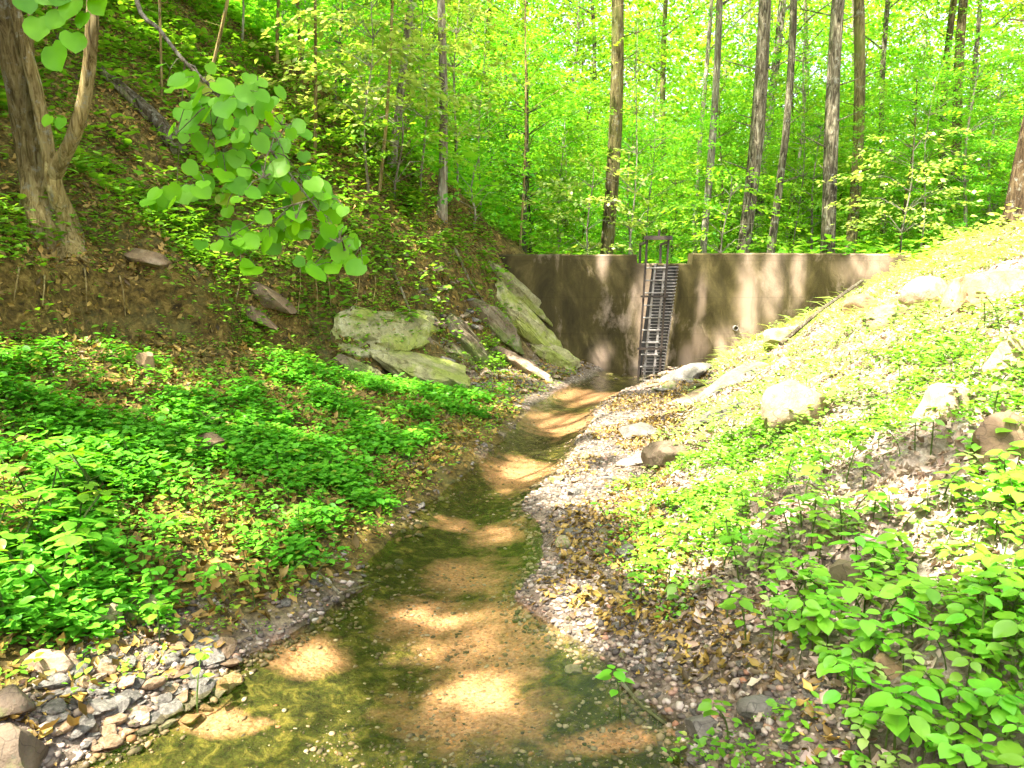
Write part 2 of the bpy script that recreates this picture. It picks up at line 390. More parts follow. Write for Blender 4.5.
# ------------------------------------------------------------------ water
def water_mat():
    m, nt, out = M('stream_water')
    co = objco(nt, (1, .55, 1)); n1 = noise(nt, 9, 4, .6, co, .4); n2 = noise(nt, 38, 3, .6, co)
    hb = math_(nt, 'ADD', n1, math_(nt, 'MULTIPLY', n2, .3))
    b = N(nt, 'Bump', Strength=.35, Distance=.02); nt.links.new(hb, b.inputs['Height'])
    fr = N(nt, 'Fresnel', IOR=1.33); nt.links.new(b.outputs[0], fr.inputs['Normal'])
    tr = N(nt, 'BsdfTransparent'); tr.inputs[0].default_value = (.94, .91, .76, 1)
    gl = N(nt, 'BsdfGlossy', Roughness=.04); gl.inputs[0].default_value = (1, 1, 1, 1)
    nt.links.new(b.outputs[0], gl.inputs['Normal'])
    ms = N(nt, 'MixShader'); nt.links.new(fr.outputs[0], ms.inputs[0])
    nt.links.new(tr.outputs[0], ms.inputs[1]); nt.links.new(gl.outputs[0], ms.inputs[2])
    nt.links.new(ms.outputs[0], out.inputs[0]); return m
yy = np.linspace(-3, 12.75, 120); V = []
for y in yy:
    for s in np.linspace(0, 1, 9):
        a_, b_ = float(XL(y)) - .12, float(XR(y)) + .12
        V.append((a_ + (b_ - a_) * s, y, .0))
Iw = np.arange(len(V)).reshape(len(yy), 9)
wm = mesh_np('water', np.array(V), np.stack([Iw[:-1, :-1], Iw[:-1, 1:], Iw[1:, 1:], Iw[1:, :-1]], -1).reshape(-1, 4), water_mat(), True)
tag(link('water', wm), kind='structure')

# ------------------------------------------------------------------ dam
def dam_mat():
    m, nt, out = M('stained_concrete')
    a = noise(nt, 1.0, 6, .6, objco(nt, (1.1, 1.1, .6)), .3)
    f = noise(nt, 30, 6, .7, objco(nt)); b = noise(nt, 1.0, 7, .7, objco(nt, (3, 3, 1.4)), .6)
    c = noise(nt, .7, 4, .6, objco(nt, (1, 1, 1.4)))
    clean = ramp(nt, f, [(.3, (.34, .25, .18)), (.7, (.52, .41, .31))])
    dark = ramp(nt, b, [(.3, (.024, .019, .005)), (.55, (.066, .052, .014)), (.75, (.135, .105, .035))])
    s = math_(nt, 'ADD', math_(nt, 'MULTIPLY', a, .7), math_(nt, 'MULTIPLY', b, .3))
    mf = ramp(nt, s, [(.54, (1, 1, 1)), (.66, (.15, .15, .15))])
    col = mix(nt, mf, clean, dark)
    ba = N(nt, 'Attribute', attribute_name='sun_patch'); bf = math_(nt, 'MULTIPLY', ba.outputs['Fac'], ramp(nt, b, [(.35, (.55, .55, .55)), (.55, (1, 1, 1))]))
    col = mix(nt, bf, col, mix(nt, b, (.50, .37, .27), (.34, .24, .15)))  # pale concrete tone carries the painted sun patches
    tc = N(nt, 'TexCoord'); sx = N(nt, 'SeparateXYZ'); nt.links.new(tc.outputs['Object'], sx.inputs[0])
    # board-form lines
    wv = N(nt, 'Math', operation='PINGPONG'); nt.links.new(sx.outputs[2], wv.inputs[0]); wv.inputs[1].default_value = .3
    ln = ramp(nt, wv.outputs[0], [(.0, (.8, .8, .8)), (.015, (1, 1, 1))]); 
    col = mix(nt, .7, col, ln, 'MULTIPLY')
    hb = math_(nt, 'ADD', f, math_(nt, 'MULTIPLY', wv.outputs[0], .3))
    finish(nt, out, col, .85, hb, .5, .015, .25); return m
DX0, DX1, DT = -2.6, 6.5, 1.92
mb = MB()
prof = [(DX0, DT - .02), (.62, DT - .015), (2.04, DT - .02), (2.05, DT - .16), (2.95, DT - .17), (2.96, DT), (4.4, DT + .005), (6.2, DT - .01), (DX1, DT - .03)]
xsd = [p[0] for p in prof]
fine = sorted(set(xsd + [float(v) for v in np.arange(DX0, DX1, .15)]))
fine = sorted(set(xsd + [round(float(v), 3) for v in np.arange(DX0, DX1, .06)])); NR = 32; V = []
for x in fine:
    zt = float(np.interp(x, xsd, [p[1] for p in prof])) + (random.random() - .5) * .010; ch = .018 + .012 * random.random()
    V += [(x, WY, -.6 + (zt - ch + .6) * k / (NR - 1)) for k in range(NR)] + [(x, WY + ch, zt), (x, WY + .38 - ch, zt), (x, WY + .38, zt - ch), (x, WY + .38, -.6)]
Q = NR + 4; Fd = []
for i in range(len(fine) - 1):
    for k in range(Q - 1): Fd.append((i * Q + k, (i + 1) * Q + k, (i + 1) * Q + k + 1, i * Q + k + 1))
Fd.append(tuple(range(Q - 1, -1, -1))); Fd.append(tuple((len(fine) - 1) * Q + k for k in range(Q)))
mb.add(V, Fd)
SUN_PATCHES = [(645, 310, 9, 42), (602, 262, 6, 14), (601, 358, 9, 14), (748, 300, 10, 40), (742, 352, 14, 18), (773, 285, 9, 34), (798, 278, 6, 30), (868, 266, 26, 14), (700, 345, 7, 16), (688, 362, 8, 12), (722, 350, 8, 20), (700, 300, 5, 20)]  # sun patches on the dam face, painted as paler concrete
Va = np.array(V); sunp = np.zeros(len(Va)); wx_ = Va[:, 0] + (fbm(Va[:, 0] * 3, Va[:, 2] * 3, 7, 4) - .5) * .22; wz_ = Va[:, 2] + (fbm(Va[:, 0] * 3 + 9, Va[:, 2] * 3, 8, 4) - .5) * .3
for (u, v, ru, rv) in SUN_PATCHES:
    c_ = at_depth(u, v, WY); sunp = np.maximum(sunp, np.exp(-((((wx_ - c_.x) / (ru * WY / FPX)) ** 2 + ((wz_ - c_.z) / (rv * WY / FPX)) ** 2) ** 1.5) * .8) * .85)
dme = mb.mesh('concrete_dam', dam_mat()); da = dme.color_attributes.new('sun_patch', 'FLOAT_COLOR', 'POINT'); da.data.foreach_set('color', np.repeat(sunp[:, None], 4, 1).astype(np.float32).ravel())
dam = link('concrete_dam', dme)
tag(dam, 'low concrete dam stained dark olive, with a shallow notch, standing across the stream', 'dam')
def metal_mat(name, c1, c2, rough=.6, metal=.4):
    m, nt, out = M(name); n = noise(nt, 9, 6, .7, objco(nt))
    p = finish(nt, out, ramp(nt, n, [(.35, c1), (.65, c2)]), rough, n, .3, .005, .4); p.inputs['Metallic'].default_value = metal; return m
RUST = metal_mat('dark_rusted_steel', (.02, .016, .012), (.075, .055, .04))
STEEL = metal_mat('weathered_grey_steel', (.16, .14, .12), (.38, .35, .31), .55, .3)
mb = MB(); q = at_depth(735, 328, WY)
ring = []
for k in range(12):
    a = k * math.pi / 6; ring.append((math.cos(a), math.sin(a)))
Vp = [(q.x + .045 * c, WY - .06, q.z + .045 * s) for c, s in ring] + [(q.x + .045 * c, WY + .02, q.z + .045 * s) for c, s in ring]
Vp += [(q.x + .035 * c, WY - .06, q.z + .035 * s) for c, s in ring] + [(q.x + .035 * c, WY + .02, q.z + .035 * s) for c, s in ring]
Fp = []
for k in range(12):
    k2 = (k + 1) % 12; Fp += [(k, k2, 12 + k2, 12 + k), (24 + k2, 24 + k, 36 + k, 36 + k2), (k2, k, 24 + k, 24 + k2)]
mb.add(Vp, Fp); link('weep_pipe', mb.mesh('weep_pipe', STEEL), parent=dam)

# trash rack and ladder
rack = empty('trash_rack', (2.25, 12.3, 0), label='dark steel trash rack and ladder standing in front of the notch of the dam', cat='trash rack')
def rk(p): return (p[0] - 2.25, p[1] - 12.3, p[2])
FY = 12.18
def fx(z, side):  # leaning frame
    return (2.01 if side < 0 else 2.345) + .04 * z
for s in (-1, 1):
    m_ = MB(); m_.bar(rk((fx(-.1, s), FY, -.1)), rk((fx(2.12, s), FY, 2.12)), .026, .03); link('post', m_.mesh('post', RUST), parent=rack)
    m_ = MB(); m_.bar(rk((fx(2.07, s), FY, 2.08)), rk((fx(2.07, s) + .02, WY + .1, 2.06)), .035, .035); link('top_brace', m_.mesh('top_brace', RUST), parent=rack)
    m_ = MB(); m_.bar(rk((fx(2.07, s) + .02, WY + .12, 2.08)), rk((fx(2.07, s) + .02, WY + .12, 1.74)), .035, .035); link('rear_post', m_.mesh('rear_post', RUST), parent=rack)
m_ = MB(); m_.box(rk((fx(2.15, 0) - .17 + .005 - .0, FY, 2.14)), (.42, .12, .06)); 
m_.V = [(v[0] + .0, v[1], v[2]) for v in m_.V]; link('top_beam', m_.mesh('top_beam', RUST), parent=rack)
link('hoist_bolt', (lambda b: (b.tube([rk((2.28, FY, 2.17)), rk((2.28, FY, 2.27))], .02, 8), b.mesh('hoist_bolt', RUST))[1])(MB()), parent=rack)
for z in (.42, 1.24):
    m_ = MB(); m_.bar(rk((fx(z, -1) - .05, FY - .045, z)), rk((fx(z, 1) + .04, FY - .045, z)), .03, .03); link('cross_bar', m_.mesh('cross_bar', RUST), parent=rack)
# inner ladder
def ix(z, s): return (2.12 if s < 0 else 2.27) + .075 * z
for s in (-1, 1):
    m_ = MB(); m_.bar(rk((ix(-.05, s), FY + .1, -.05)), rk((ix(1.74, s), FY + .1, 1.74)), .028, .03); link('ladder_rail', m_.mesh('ladder_rail', STEEL), parent=rack)
for k in range(9):
    z = .12 + k * .195
    m_ = MB(); m_.tube([rk((fx(z, -1) + .02, FY + .07, z)), rk((ix(z, 1) + .03, FY + .07, z))], .011, 6); link('rung', m_.mesh('rung', STEEL), parent=rack)
# slatted box behind: each slat an angled channel round front and right side
def sx_(z, s): return (2.10 if s < 0 else 2.42) + .115 * z
for k in range(34):
    z = .03 + k * .0505
    m_ = MB()
    m_.box(rk(((sx_(z, -1) + sx_(z, 1)) / 2, FY + .17, z)), (.32, .03, .011))
    m_.box(rk((sx_(z, 1) + .055, FY + .17 + .215, z)), (.03, .40, .011), Matrix.Rotation(-.22, 3, 'Z'))
    link('slat', m_.mesh('slat', STEEL), parent=rack)
for s in (-1, 1):
    m_ = MB(); m_.bar(rk((sx_(-.05, s), FY + .20, -.05)), rk((sx_(1.74, s), FY + .20, 1.74)), .03, .02); link('slat_support', m_.mesh('slat_support', RUST), parent=rack)
m_ = MB(); 
for (za, zb) in [(-.1, 1.72)]:
    A = [(sx_(za, -1) - .0, WY - .006, za), (sx_(za, 1) + .1, WY - .006, za), (sx_(zb, 1) + .1, WY - .006, zb), (sx_(zb, -1), WY - .006, zb)]
    B = [(a, b + .004, c) for a, b, c in A]
    m_.add([rk(p) for p in A + B], [(0, 1, 2, 3), (7, 6, 5, 4), (0, 4, 5, 1), (1, 5, 6, 2), (2, 6, 7, 3), (3, 7, 4, 0)])
mdark, ntd, outd = M('slot_shade_black'); finish(ntd, outd, (.012, .011, .009), .9)
link('slot_shade_sheet', m_.mesh('slot_shade_sheet', mdark), parent=rack)  # near-black sheet standing in for the shade inside the slot

# ------------------------------------------------------------------ rocks
import bmesh
_ico = {}
def ico(n):
    if n not in _ico:
        bm = bmesh.new(); bmesh.ops.create_icosphere(bm, subdivisions=n, radius=1)
        _ico[n] = (np.array([v.co[:] for v in bm.verts]), np.array([[v.index for v in f.verts] for f in bm.faces])); bm.free()
    return _ico[n]
def rock_mesh(name, sx, sy, sz, seed, mat, sub=4, cuts=9, rough=.05, lo=.5, hi=.85):
    r = np.random.default_rng(seed); V, F = ico(sub); V = V.copy()
    for k in range(cuts):
        n = r.normal(size=3); n /= np.linalg.norm(n); d = r.uniform(lo, hi)
        ex = np.maximum(V @ n - d, 0); V -= ex[:, None] * n
    nn = V / np.linalg.norm(V, axis=1)[:, None]
    k = (fbm(V[:, 0] * 7 + V[:, 2] * 5, V[:, 1] * 7 + seed, 9, 3) - .5) * rough * 1.2 + (fbm(V[:, 0] * 2.4 + V[:, 2] * 1.7 + seed, V[:, 1] * 2.4 - V[:, 2] * 1.3, seed % 97, 4) - .5) * rough * 3
    V += nn * k[:, None]
    V *= np.array([sx, sy, sz])
    me = mesh_np(name, V, F, mat, True); me.set_sharp_from_angle(angle=R(32)); return me
def rock(name, u, v, wpx, hpx, mat, label, group=None, depth=None, rot=(0, 0, 0), seed=None, ysc=.8, sink=.25, cuts=10, cat='rock', lo=.5, hi=.85):
    p = ground_at(u, v + hpx * .35) if depth is None else None
    k = (p.y if p is not None else depth) / FPX
    sx, sz = wpx / 2 * k, hpx / 2 * k
    o = link(name, rock_mesh(name, sx * 1.42, sx * ysc * 1.3, sz * 1.4, seed or int(u * 7 + v), mat, cuts=cuts, lo=lo, hi=hi))
    if depth is None:
        o.location = (p.x, p.y + sx * .3, p.z + sz * (.6 - sink * 2))
    else:
        o.location = at_depth(u, v, depth)
    o.rotation_euler = rot
    return tag(o, label, cat, group)
rock('boulder', 803, 400, 66, 60, S_SAND, 'large pale rounded boulder half buried in the middle of the right slope', rot=(0, .5, .3), sink=.2)
rock('boulder', 1006, 438, 62, 66, S_TAN, 'large tan boulder at the right edge of the picture, above the leafy seedlings', rot=(0, -.5, .2))
rock('boulder', 1000, 283, 82, 38, S_TAN, 'broad rough tan ledge boulder near the top of the right slope', rot=(0, -.1, .1))
rock('boulder', 938, 288, 58, 30, S_SAND, 'pale smooth boulder left of the rough ledge boulder on the upper right slope', rot=(0, .1, .5))
rock('boulder', 786, 333, 44, 26, S_SLAB, 'squared moss-brown block leaning against the foot of the dam', rot=(0, -.1, .1), cuts=14)
rock('boulder', 866, 302, 34, 18, S_TAN, 'small reddish boulder near the right end of the dam', rot=(0, 0, .1))
rock('boulder', 888, 314, 44, 18, S_SAND, 'long pale slab lying tilted below the reddish boulder', rot=(0, -.5, .1))
rock('boulder', 950, 398, 58, 40, S_SAND, 'wide pale boulder among weeds left of the tan edge boulder', rot=(0, -.3, .3))
rock('boulder', 1012, 350, 40, 44, S_SAND, 'pale boulder at the right edge, between the ledge boulder and the tan edge boulder')
rock('boulder', 698, 396, 54, 16, S_SAND, 'bright flat slab at the foot of the right slope near the dam', rot=(0, -.25, .2))
rock('boulder', 686, 374, 44, 20, S_GREY, 'grey tilted slab at the foot of the ladder', rot=(0, -.4, .2))
rock('boulder', 738, 380, 60, 12, S_GREY, 'long thin grey slab pointing down the slope below the mossy block', rot=(0, -.45, .3))
rock('boulder', 668, 452, 44, 26, S_WET, 'dark rock on the right bank beside the bend of the stream', rot=(0, .1, .4))
rock('boulder', 640, 428, 32, 20, S_GREY, 'grey rock on the right bank, just upstream of the dark one')
rock('boulder', 640, 458, 34, 18, S_GREY, 'low grey rock at the water side of the dark rock')
rock('boulder', 722, 412, 50, 18, S_GREY, 'weathered grey rock in the weeds below the bright flat slab', rot=(0, -.3, 0))
rock('stone', 858, 578, 46, 38, S_MOSS, 'angular dark stone under the seedlings of the right slope', sink=.1, cuts=14)
rock('stone', 826, 540, 30, 22, S_TAN, 'pinkish stone just left above the angular dark stone', sink=.1)
rock('stone', 890, 664, 36, 26, S_TAN, 'orange-brown stone among the seedlings at the lower right')
rock('stone', 706, 724, 38, 24, S_GREY, 'pale grey stone on the mud at the lower right of the stream')
rock('stone', 760, 705, 34, 20, S_GREY, 'brown-grey stone right of the pale grey stone on the mud')
rock('stone', 575, 671, 18, 8, S_GREY, 'small flat grey stone alone at the right water edge', sink=0)
rock('stone', 200, 447, 56, 22, S_TAN, 'flat brown stone showing through the green plants on the left bank', sink=.05)
rock('stone', 200, 418, 40, 14, S_MOSS, 'low olive stone above the flat brown stone on the left bank', sink=.1)
rock('stone', 140, 606, 42, 30, S_MOSS, 'rounded olive stone at the lower edge of the left plants', sink=.1)
rock('stone', 104, 617, 28, 28, S_MOSS, 'smaller olive stone left of the rounded olive stone', sink=.1)
rock('stone', 48, 660, 40, 26, S_SAND, 'pale tan stone above the cobble heap at the left', sink=.1)
rock('stone', 16, 745, 60, 60, S_WET, 'big dark wet stone in the bottom left corner', sink=.25, cuts=7)
rock('stone', 4, 706, 44, 30, S_WET, 'brown stone on the left edge beside the big dark wet stone', sink=0)
rock('stone', 144, 362, 20, 24, S_TAN, 'orange-tan stone standing out of the soil bank at the left', sink=.1)
rock('ledge_stone', 262, 296, 52, 14, S_TAN, 'long ledge stone jutting from the cut soil bank under the redbud branch', rot=(0, .55, .2), sink=0, cuts=12)
rock('ledge_stone', 255, 316, 36, 12, S_TAN, 'shorter ledge stone below the long one in the cut soil bank', rot=(0, .6, .2), sink=0, cuts=12)
rock('ledge_stone', 150, 258, 40, 14, S_TAN, 'thin flat stone at the lip of the cut soil bank', rot=(0, .3, .1), sink=.1, cuts=12)
# slabs of bedrock on the left bank
def slab_mesh(name, sx, sy, sz, seed, mat):
    r = np.random.default_rng(seed); V, F = ico(5); V = V.copy()
    V = np.sign(V) * np.abs(V) ** .55; V[:, 2] *= 1.0
    for k in range(9):
        a = r.random() * 6.28; n = np.array([math.cos(a), math.sin(a), r.normal() * .25]); n /= np.linalg.norm(n); d = r.uniform(.55, .85)
        V -= np.maximum(V @ n - d, 0)[:, None] * n
    for k in range(4):
        n = np.array([r.normal() * .2, r.normal() * .2, 1.]); n /= np.linalg.norm(n); d = r.uniform(.6, .8); V -= np.maximum(V @ n - d, 0)[:, None] * n
    # bedding steps and broken edges
    st = np.floor((fbm(V[:, 0] * 1.6 + seed, V[:, 1] * 3.5, seed, 3)) * 7) / 7
    V[:, 2] += (V[:, 2] > 0) * (st - .5) * .9 + (fbm(V[:, 0] * 9, V[:, 1] * 9, seed + 1, 3) - .5) * .22
    rad = (fbm(V[:, 0] * 5 + V[:, 2] * 2, V[:, 1] * 5 - V[:, 2] * 2, seed + 2, 3) - .5) * .22
    V[:, :2] *= 1 + rad[:, None]
    V *= np.array([sx, sy, sz]); me = mesh_np(name, V, F, mat, True); me.set_sharp_from_angle(angle=R(28)); return me
def slab(u0, v0, u1, v1, thick, depth0, depth1, widthpx, mat, label, seed, tilt=.7):
    """a bedrock slab lying on the bank between two points, its face tilted to the stream"""
    a = at_depth(u0, v0, depth0); b = at_depth(u1, v1, depth1); c = (a + b) / 2; ax = (b - a)
    ln = ax.length / 2; w = widthpx / 2 * ((depth0 + depth1) / 2) / FPX
    me = slab_mesh('rock_slab', ln * 1.1, w * 1.15, thick * 1.8, seed, mat)
    x = ax.normalized(); e = .15
    n = Vector((-(hz(c.x + e, c.y) - hz(c.x - e, c.y)) / (2 * e), -(hz(c.x, c.y + e) - hz(c.x, c.y - e)) / (2 * e), 1)).normalized(); n = (n - x * n.dot(x)).normalized(); y = n.cross(x)
    o = link('rock_slab', me); o.matrix_world = Matrix.Translation(c - n * thick * .4) @ Matrix((x, y, n)).transposed().to_4x4()
    return tag(o, label, 'rock slab')
def dep(u, v): return ground_at(u, v).y
for (u0, v0, u1, v1, th, w, mt, lb, sd_) in [
    (372, 345, 486, 390, .09, 96, S_SLAB, 'largest smooth yellow-green slab at the foot of the left bank', 5),
    (336, 318, 440, 342, .09, 66, S_SLAB, 'flat green slab just above the largest slab on the left bank', 9),
    (400, 322, 474, 362, .08, 34, S_MOSS, 'thin slab wedged between the two flat green slabs', 11),
    (486, 258, 566, 334, .08, 24, S_SLAB, 'long narrow mossy slab sloping down along the left end of the dam', 13),
    (490, 282, 560, 358, .09, 32, S_SLAB, 'pale green slab beside the long narrow slab by the dam', 14),
    (535, 338, 582, 372, .07, 30, S_SLAB, 'lowest green slab of the left bank, by the foot of the dam', 17),
    (462, 290, 528, 356, .08, 34, S_MOSS, 'paler slab in the middle of the layered rock of the left bank', 19),
    (436, 308, 500, 370, .08, 32, S_MOSS, 'broken slab between the largest slab and the paler one', 23),
    (500, 348, 556, 382, .06, 26, S_SAND, 'pale slab sloping into the mud at the bottom of the layered rock', 29),
    (330, 352, 392, 384, .07, 30, S_MOSS, 'half-buried slab at the left end of the largest slab', 31)]:
    slab(u0, v0, u1, v1, th, dep(u0, v0), dep(u1, v1), w, mt, lb, sd_)

# stones of which nothing tells one from the next
def scatter_stones(name, label, cat, group, n, sampler, smin, smax, mats, seed, flat=(.35, .6), nvar=10, sink=.1):
    r = random.Random(seed); vars_ = []
    for k in range(nvar):
        vars_.append(rock_mesh(name, 1, r.uniform(.6, .95), r.uniform(*flat), seed * 31 + k, mats[k % len(mats)], sub=3, cuts=11, rough=.03))
    for i in range(n):
        x, y = sampler(r); s = smin + (smax - smin) * r.random() ** 2
        o = link(name, vars_[i % nvar]); o.scale = (s, s, s)
        o.location = (x, y, hz(x, y) + s * .25 - s * sink); o.rotation_euler = (r.uniform(-.3, .3), r.uniform(-.3, .3), r.uniform(0, 6.28))
        tag(o, label, cat, group)
def px_sampler(poly):
    us = [p[0] for p in poly]; vs2 = [p[1] for p in poly]
    def inside(u, v):
        c = False; j = len(poly) - 1
        for i in range(len(poly)):
            if (poly[i][1] > v) != (poly[j][1] > v) and u < (poly[j][0] - poly[i][0]) * (v - poly[i][1]) / (poly[j][1] - poly[i][1]) + poly[i][0]: c = not c
            j = i
        return c
    def f(r):
        while True:
            u = r.uniform(min(us), max(us)); v = r.uniform(min(vs2), max(vs2))
            if inside(u, v): p = ground_at(u, v); return p.x, p.y
    f.poly = poly
    return f
scatter_stones('cobble', 'flat angular cobble in the heap of loose stones at the lower left water edge', 'cobble', 'cobbles heaped at the lower left water edge', 150,
    px_sampler([(45, 655), (120, 650), (230, 640), (245, 680), (200, 720), (120, 745), (40, 750), (50, 700)]),   .03, .075, [S_TAN, S_GREY, S_GREY, S_SAND], 3, flat=(.25, .45))
scatter_stones('cobble', 'small stone on the muddy right bank beside the stream', 'cobble', 'stones on the muddy right bank', 110,
    px_sampler([(560, 590), (640, 620), (740, 640), (830, 690), (820, 768), (690, 768), (600, 680), (560, 640)]), .012, .035, [S_GREY, S_TAN, S_GREY, S_MOSS], 5)
scatter_stones('scree_stone', 'whitish broken stone in the scree of the left bank below the dam slabs', 'stone', 'scree on the left bank below the slabs', 170,
    px_sampler([(400, 250), (450, 262), (500, 320), (570, 365), (585, 388), (530, 410), (470, 400), (440, 350)]), .03, .12, [S_SAND, S_GREY, S_MOSS, S_SAND], 7, flat=(.3, .5))
scatter_stones('scree_stone', 'broken stone at the foot of the dam', 'stone', 'broken stones along the foot of the dam', 50,
    px_sampler([(575, 372), (690, 365), (730, 375), (720, 395), (650, 400), (640, 385), (580, 385)]), .05, .16, [S_GREY, S_SAND, S_MOSS], 8, flat=(.25, .4))
scatter_stones('cobble', 'stone lying at the left water edge below the green plants', 'cobble', 'stones along the left water edge', 60,
    px_sampler([(250, 600), (380, 560), (430, 480), (480, 430), (500, 440), (440, 500), (400, 570), (330, 610)]), .02, .05, [S_GREY, S_MOSS, S_TAN], 9)
scatter_stones('cobble', 'half-buried stone on the bright gravel bar right of the stream', 'cobble', 'stones on the gravel bar', 50,
    px_sampler([(540, 480), (600, 420), (680, 400), (680, 470), (640, 560), (560, 580)]), .03, .08, [S_GREY, S_SAND, S_MOSS], 10)

# gravel as one uncountable mass
def clumps(name, xy, size, mat, sub=1, flat=.55, seed=0):
    r = np.random.default_rng(seed); V0, F0 = ico(sub); n = len(xy)
    X, Y = xy[:, 0], xy[:, 1]; Z = h(X, Y)
    s = size * (0.4 + r.random(n) ** 4 * 2.6)
    a = r.random(n) * 6.28; ca_, sa = np.cos(a), np.sin(a)
    jit = 1 + (r.random((n, len(V0), 1)) - .5) * .5
    Vv = V0[None] * jit * np.stack([s, s * (.5 + .4 * r.random(n)), s * flat * (.5 + .7 * r.random(n))], -1)[:, None, :]
    x = Vv[..., 0] * ca_[:, None] - Vv[..., 1] * sa[:, None] + X[:, None]; y = Vv[..., 0] * sa[:, None] + Vv[..., 1] * ca_[:, None] + Y[:, None]
    Vv = np.stack([x, y, Vv[..., 2] + Z[:, None] + s[:, None] * .15], -1)
    Ff = F0[None] + (np.arange(n) * len(V0))[:, None, None]
    return mesh_np(name, Vv.reshape(-1, 3), Ff.reshape(-1, 3), mat)
def pebble_mat():
    m, nt, out = M('pebbles'); g = N(nt, 'NewGeometry'); f = noise(nt, 60, 4, .6, objco(nt))
    c = ramp(nt, g.outputs['Random Per Island'], [(0, (.05, .04, .03)), (.3, (.12, .095, .07)), (.6, (.25, .18, .12)), (.85, (.42, .36, .29)), (1, (.30, .14, .07))])
    c = mix(nt, .5, c, ramp(nt, f, [(.3, (.5, .5, .5)), (.7, (1.3, 1.3, 1.3))]), 'MULTIPLY')
    finish(nt, out, c, .7, f, .4, .005, .35); return m
def samp(n, x0, x1, y0, y1, dens, r):
    out = []
    tot = 0
    while tot < n:
        x = r.uniform(x0, x1, n * 3); y = y0 + (y1 - y0) * r.random(n * 3) ** 1.0
        k = r.random(n * 3) < dens(x, y); out.append(np.stack([x[k], y[k]], -1)); tot += k.sum()
        if len(out) > 60: break
    return np.concatenate(out)[:n]
def infrustum(x, y, m=.1): return (np.abs(x) < (.68 + m) * np.maximum(y, 0) + .4)
r_ = np.random.default_rng(2)
def d_grav(x, y):
    w = (fbm(x * 2.5, y * 2.5, 60) - .5)
    g = smooth(XT(y) + .5, XT(y) - .1, x + w * 1.2) * smooth(XL(y) - .6, XL(y) - .1, x + w * 1.8 - .3 * smooth(3.2, 4.0, y)) * np.where(x < XL(y) + .1, 1 - .7 * smooth(3.2, 4.0, y), 1)
    inw = (x > XL(y) + .1) & (x < XR(y) - .1)
    return g * np.where(inw, .0, 1) * infrustum(x, y) * np.clip(3.2 / np.maximum(y, 1), .1, 1) ** 1.3
P = samp(30000, -3.5, 3.5, 2.0, 12.7, d_grav, r_)
tag(link('gravel', clumps('gravel', P, .0085, pebble_mat(), 1, .6, 5)), 'mixed brown and grey gravel covering both edges of the stream', 'gravel', kind='stuff')

P = samp(5000, -3.5, 3.5, 2.0, 9, lambda x, y: (x > XL(y)) * (x < XR(y)) * np.clip(3 / np.maximum(y, 1), .1, 1) ** 2 * smooth(.35, .6, fbm(x * 2, y * 2, 66)), r_)
tag(link('stream_gravel', clumps('stream_gravel', P, .006, pebble_mat(), 1, .35, 6)), 'fine brown gravel lying on the bed of the stream', 'gravel', kind='stuff')
# ------------------------------------------------------------------ leaves
T_QUAD = (np.array([(0, 0, 0), (-.33, .5, .06), (0, 1, -.06), (.33, .5, .06)], float), [np.array([[0, 3, 2, 1]])])
T_OVAL = (np.array([(0, 0, 0), (-.30, .30, .05), (.30, .30, .05), (-.27, .68, .02), (.27, .68, .02), (0, .33, 0), (0, .7, -.03), (0, 1, -.13)], float),
          [np.array([[0, 5, 1], [0, 2, 5], [6, 7, 3], [6, 4, 7]]), np.array([[5, 6, 3, 1], [5, 2, 4, 6]])])
hv = [(0, 0, 0)]; 
_hl = [(-.24, -.09), (-.46, .08), (-.54, .36), (-.45, .66), (-.24, .88)]
hv += [(x, y, .05 - .08 * y) for x, y in _hl] + [(-x, y, .05 - .08 * y) for x, y in _hl] + [(0, 1.0, -.12), (0, .5, -.07)]
T_HEART = (np.array(hv, float), [np.array([[12, i + 1, i] for i in range(1, 5)] + [[12, 1, 0], [12, 11, 5], [12, 0, 6]] + [[12, 5 + i, 6 + i] for i in range(1, 5)] + [[12, 10, 11]])])
T_DRY = (np.array([(0, -.1, .1), (-.17, .22, .14), (.20, .18, .02), (-.34, .50, .24), (.28, .46, .16), (-.13, .74, .10), (.17, .80, .16), (.04, 1.1, .22), (0, .25, 0), (0, .62, -.03)], float),
         [np.array([[0, 8, 1], [0, 2, 8], [1, 8, 3], [8, 9, 3], [3, 9, 5], [8, 2, 4], [8, 4, 9], [9, 4, 6], [5, 9, 7], [9, 6, 7]])])
ov = [(0, 0, 0)] + [(-x, y, .04 - .14 * y * y) for x, y in [(.18, .06), (.31, .24), (.34, .46), (.26, .70), (.12, .89)]] + [(x, y, .04 - .14 * y * y) for x, y in [(.18, .06), (.31, .24), (.34, .46), (.26, .70), (.12, .89)]] + [(0, 1.0, -.16), (0, .5, -.04)]
T_OVATE = (np.array(ov, float), T_HEART[1])
T_GRASS = (np.array([(-.03, 0, 0), (.03, 0, 0), (-.03, .5, .05), (.03, .5, .05), (0, 1, -.12)], float), [np.array([[0, 1, 3, 2]]), np.array([[2, 3, 4]])])
def unit(v): return v / np.maximum(np.linalg.norm(v, axis=-1, keepdims=True), 1e-9)
def leaves(name, pos, fwd, up, size, tmpl, mat, width=1.0):
    tv, tf = tmpl; fwd = unit(fwd); right = unit(np.cross(fwd, up)); nrm = np.cross(right, fwd)
    if np.isscalar(size): size = np.full(len(pos), size)
    s = size[:, None, None]
    Vv = pos[:, None, :] + s * (tv[None, :, 0:1] * right[:, None] * width + tv[None, :, 1:2] * fwd[:, None] + tv[None, :, 2:3] * nrm[:, None])
    off = (np.arange(len(pos)) * len(tv))[:, None, None]
    Fs = [(f[None] + off).reshape(-1, f.shape[1]) for f in tf]
    return mesh_np(name, Vv.reshape(-1, 3), Fs, mat)

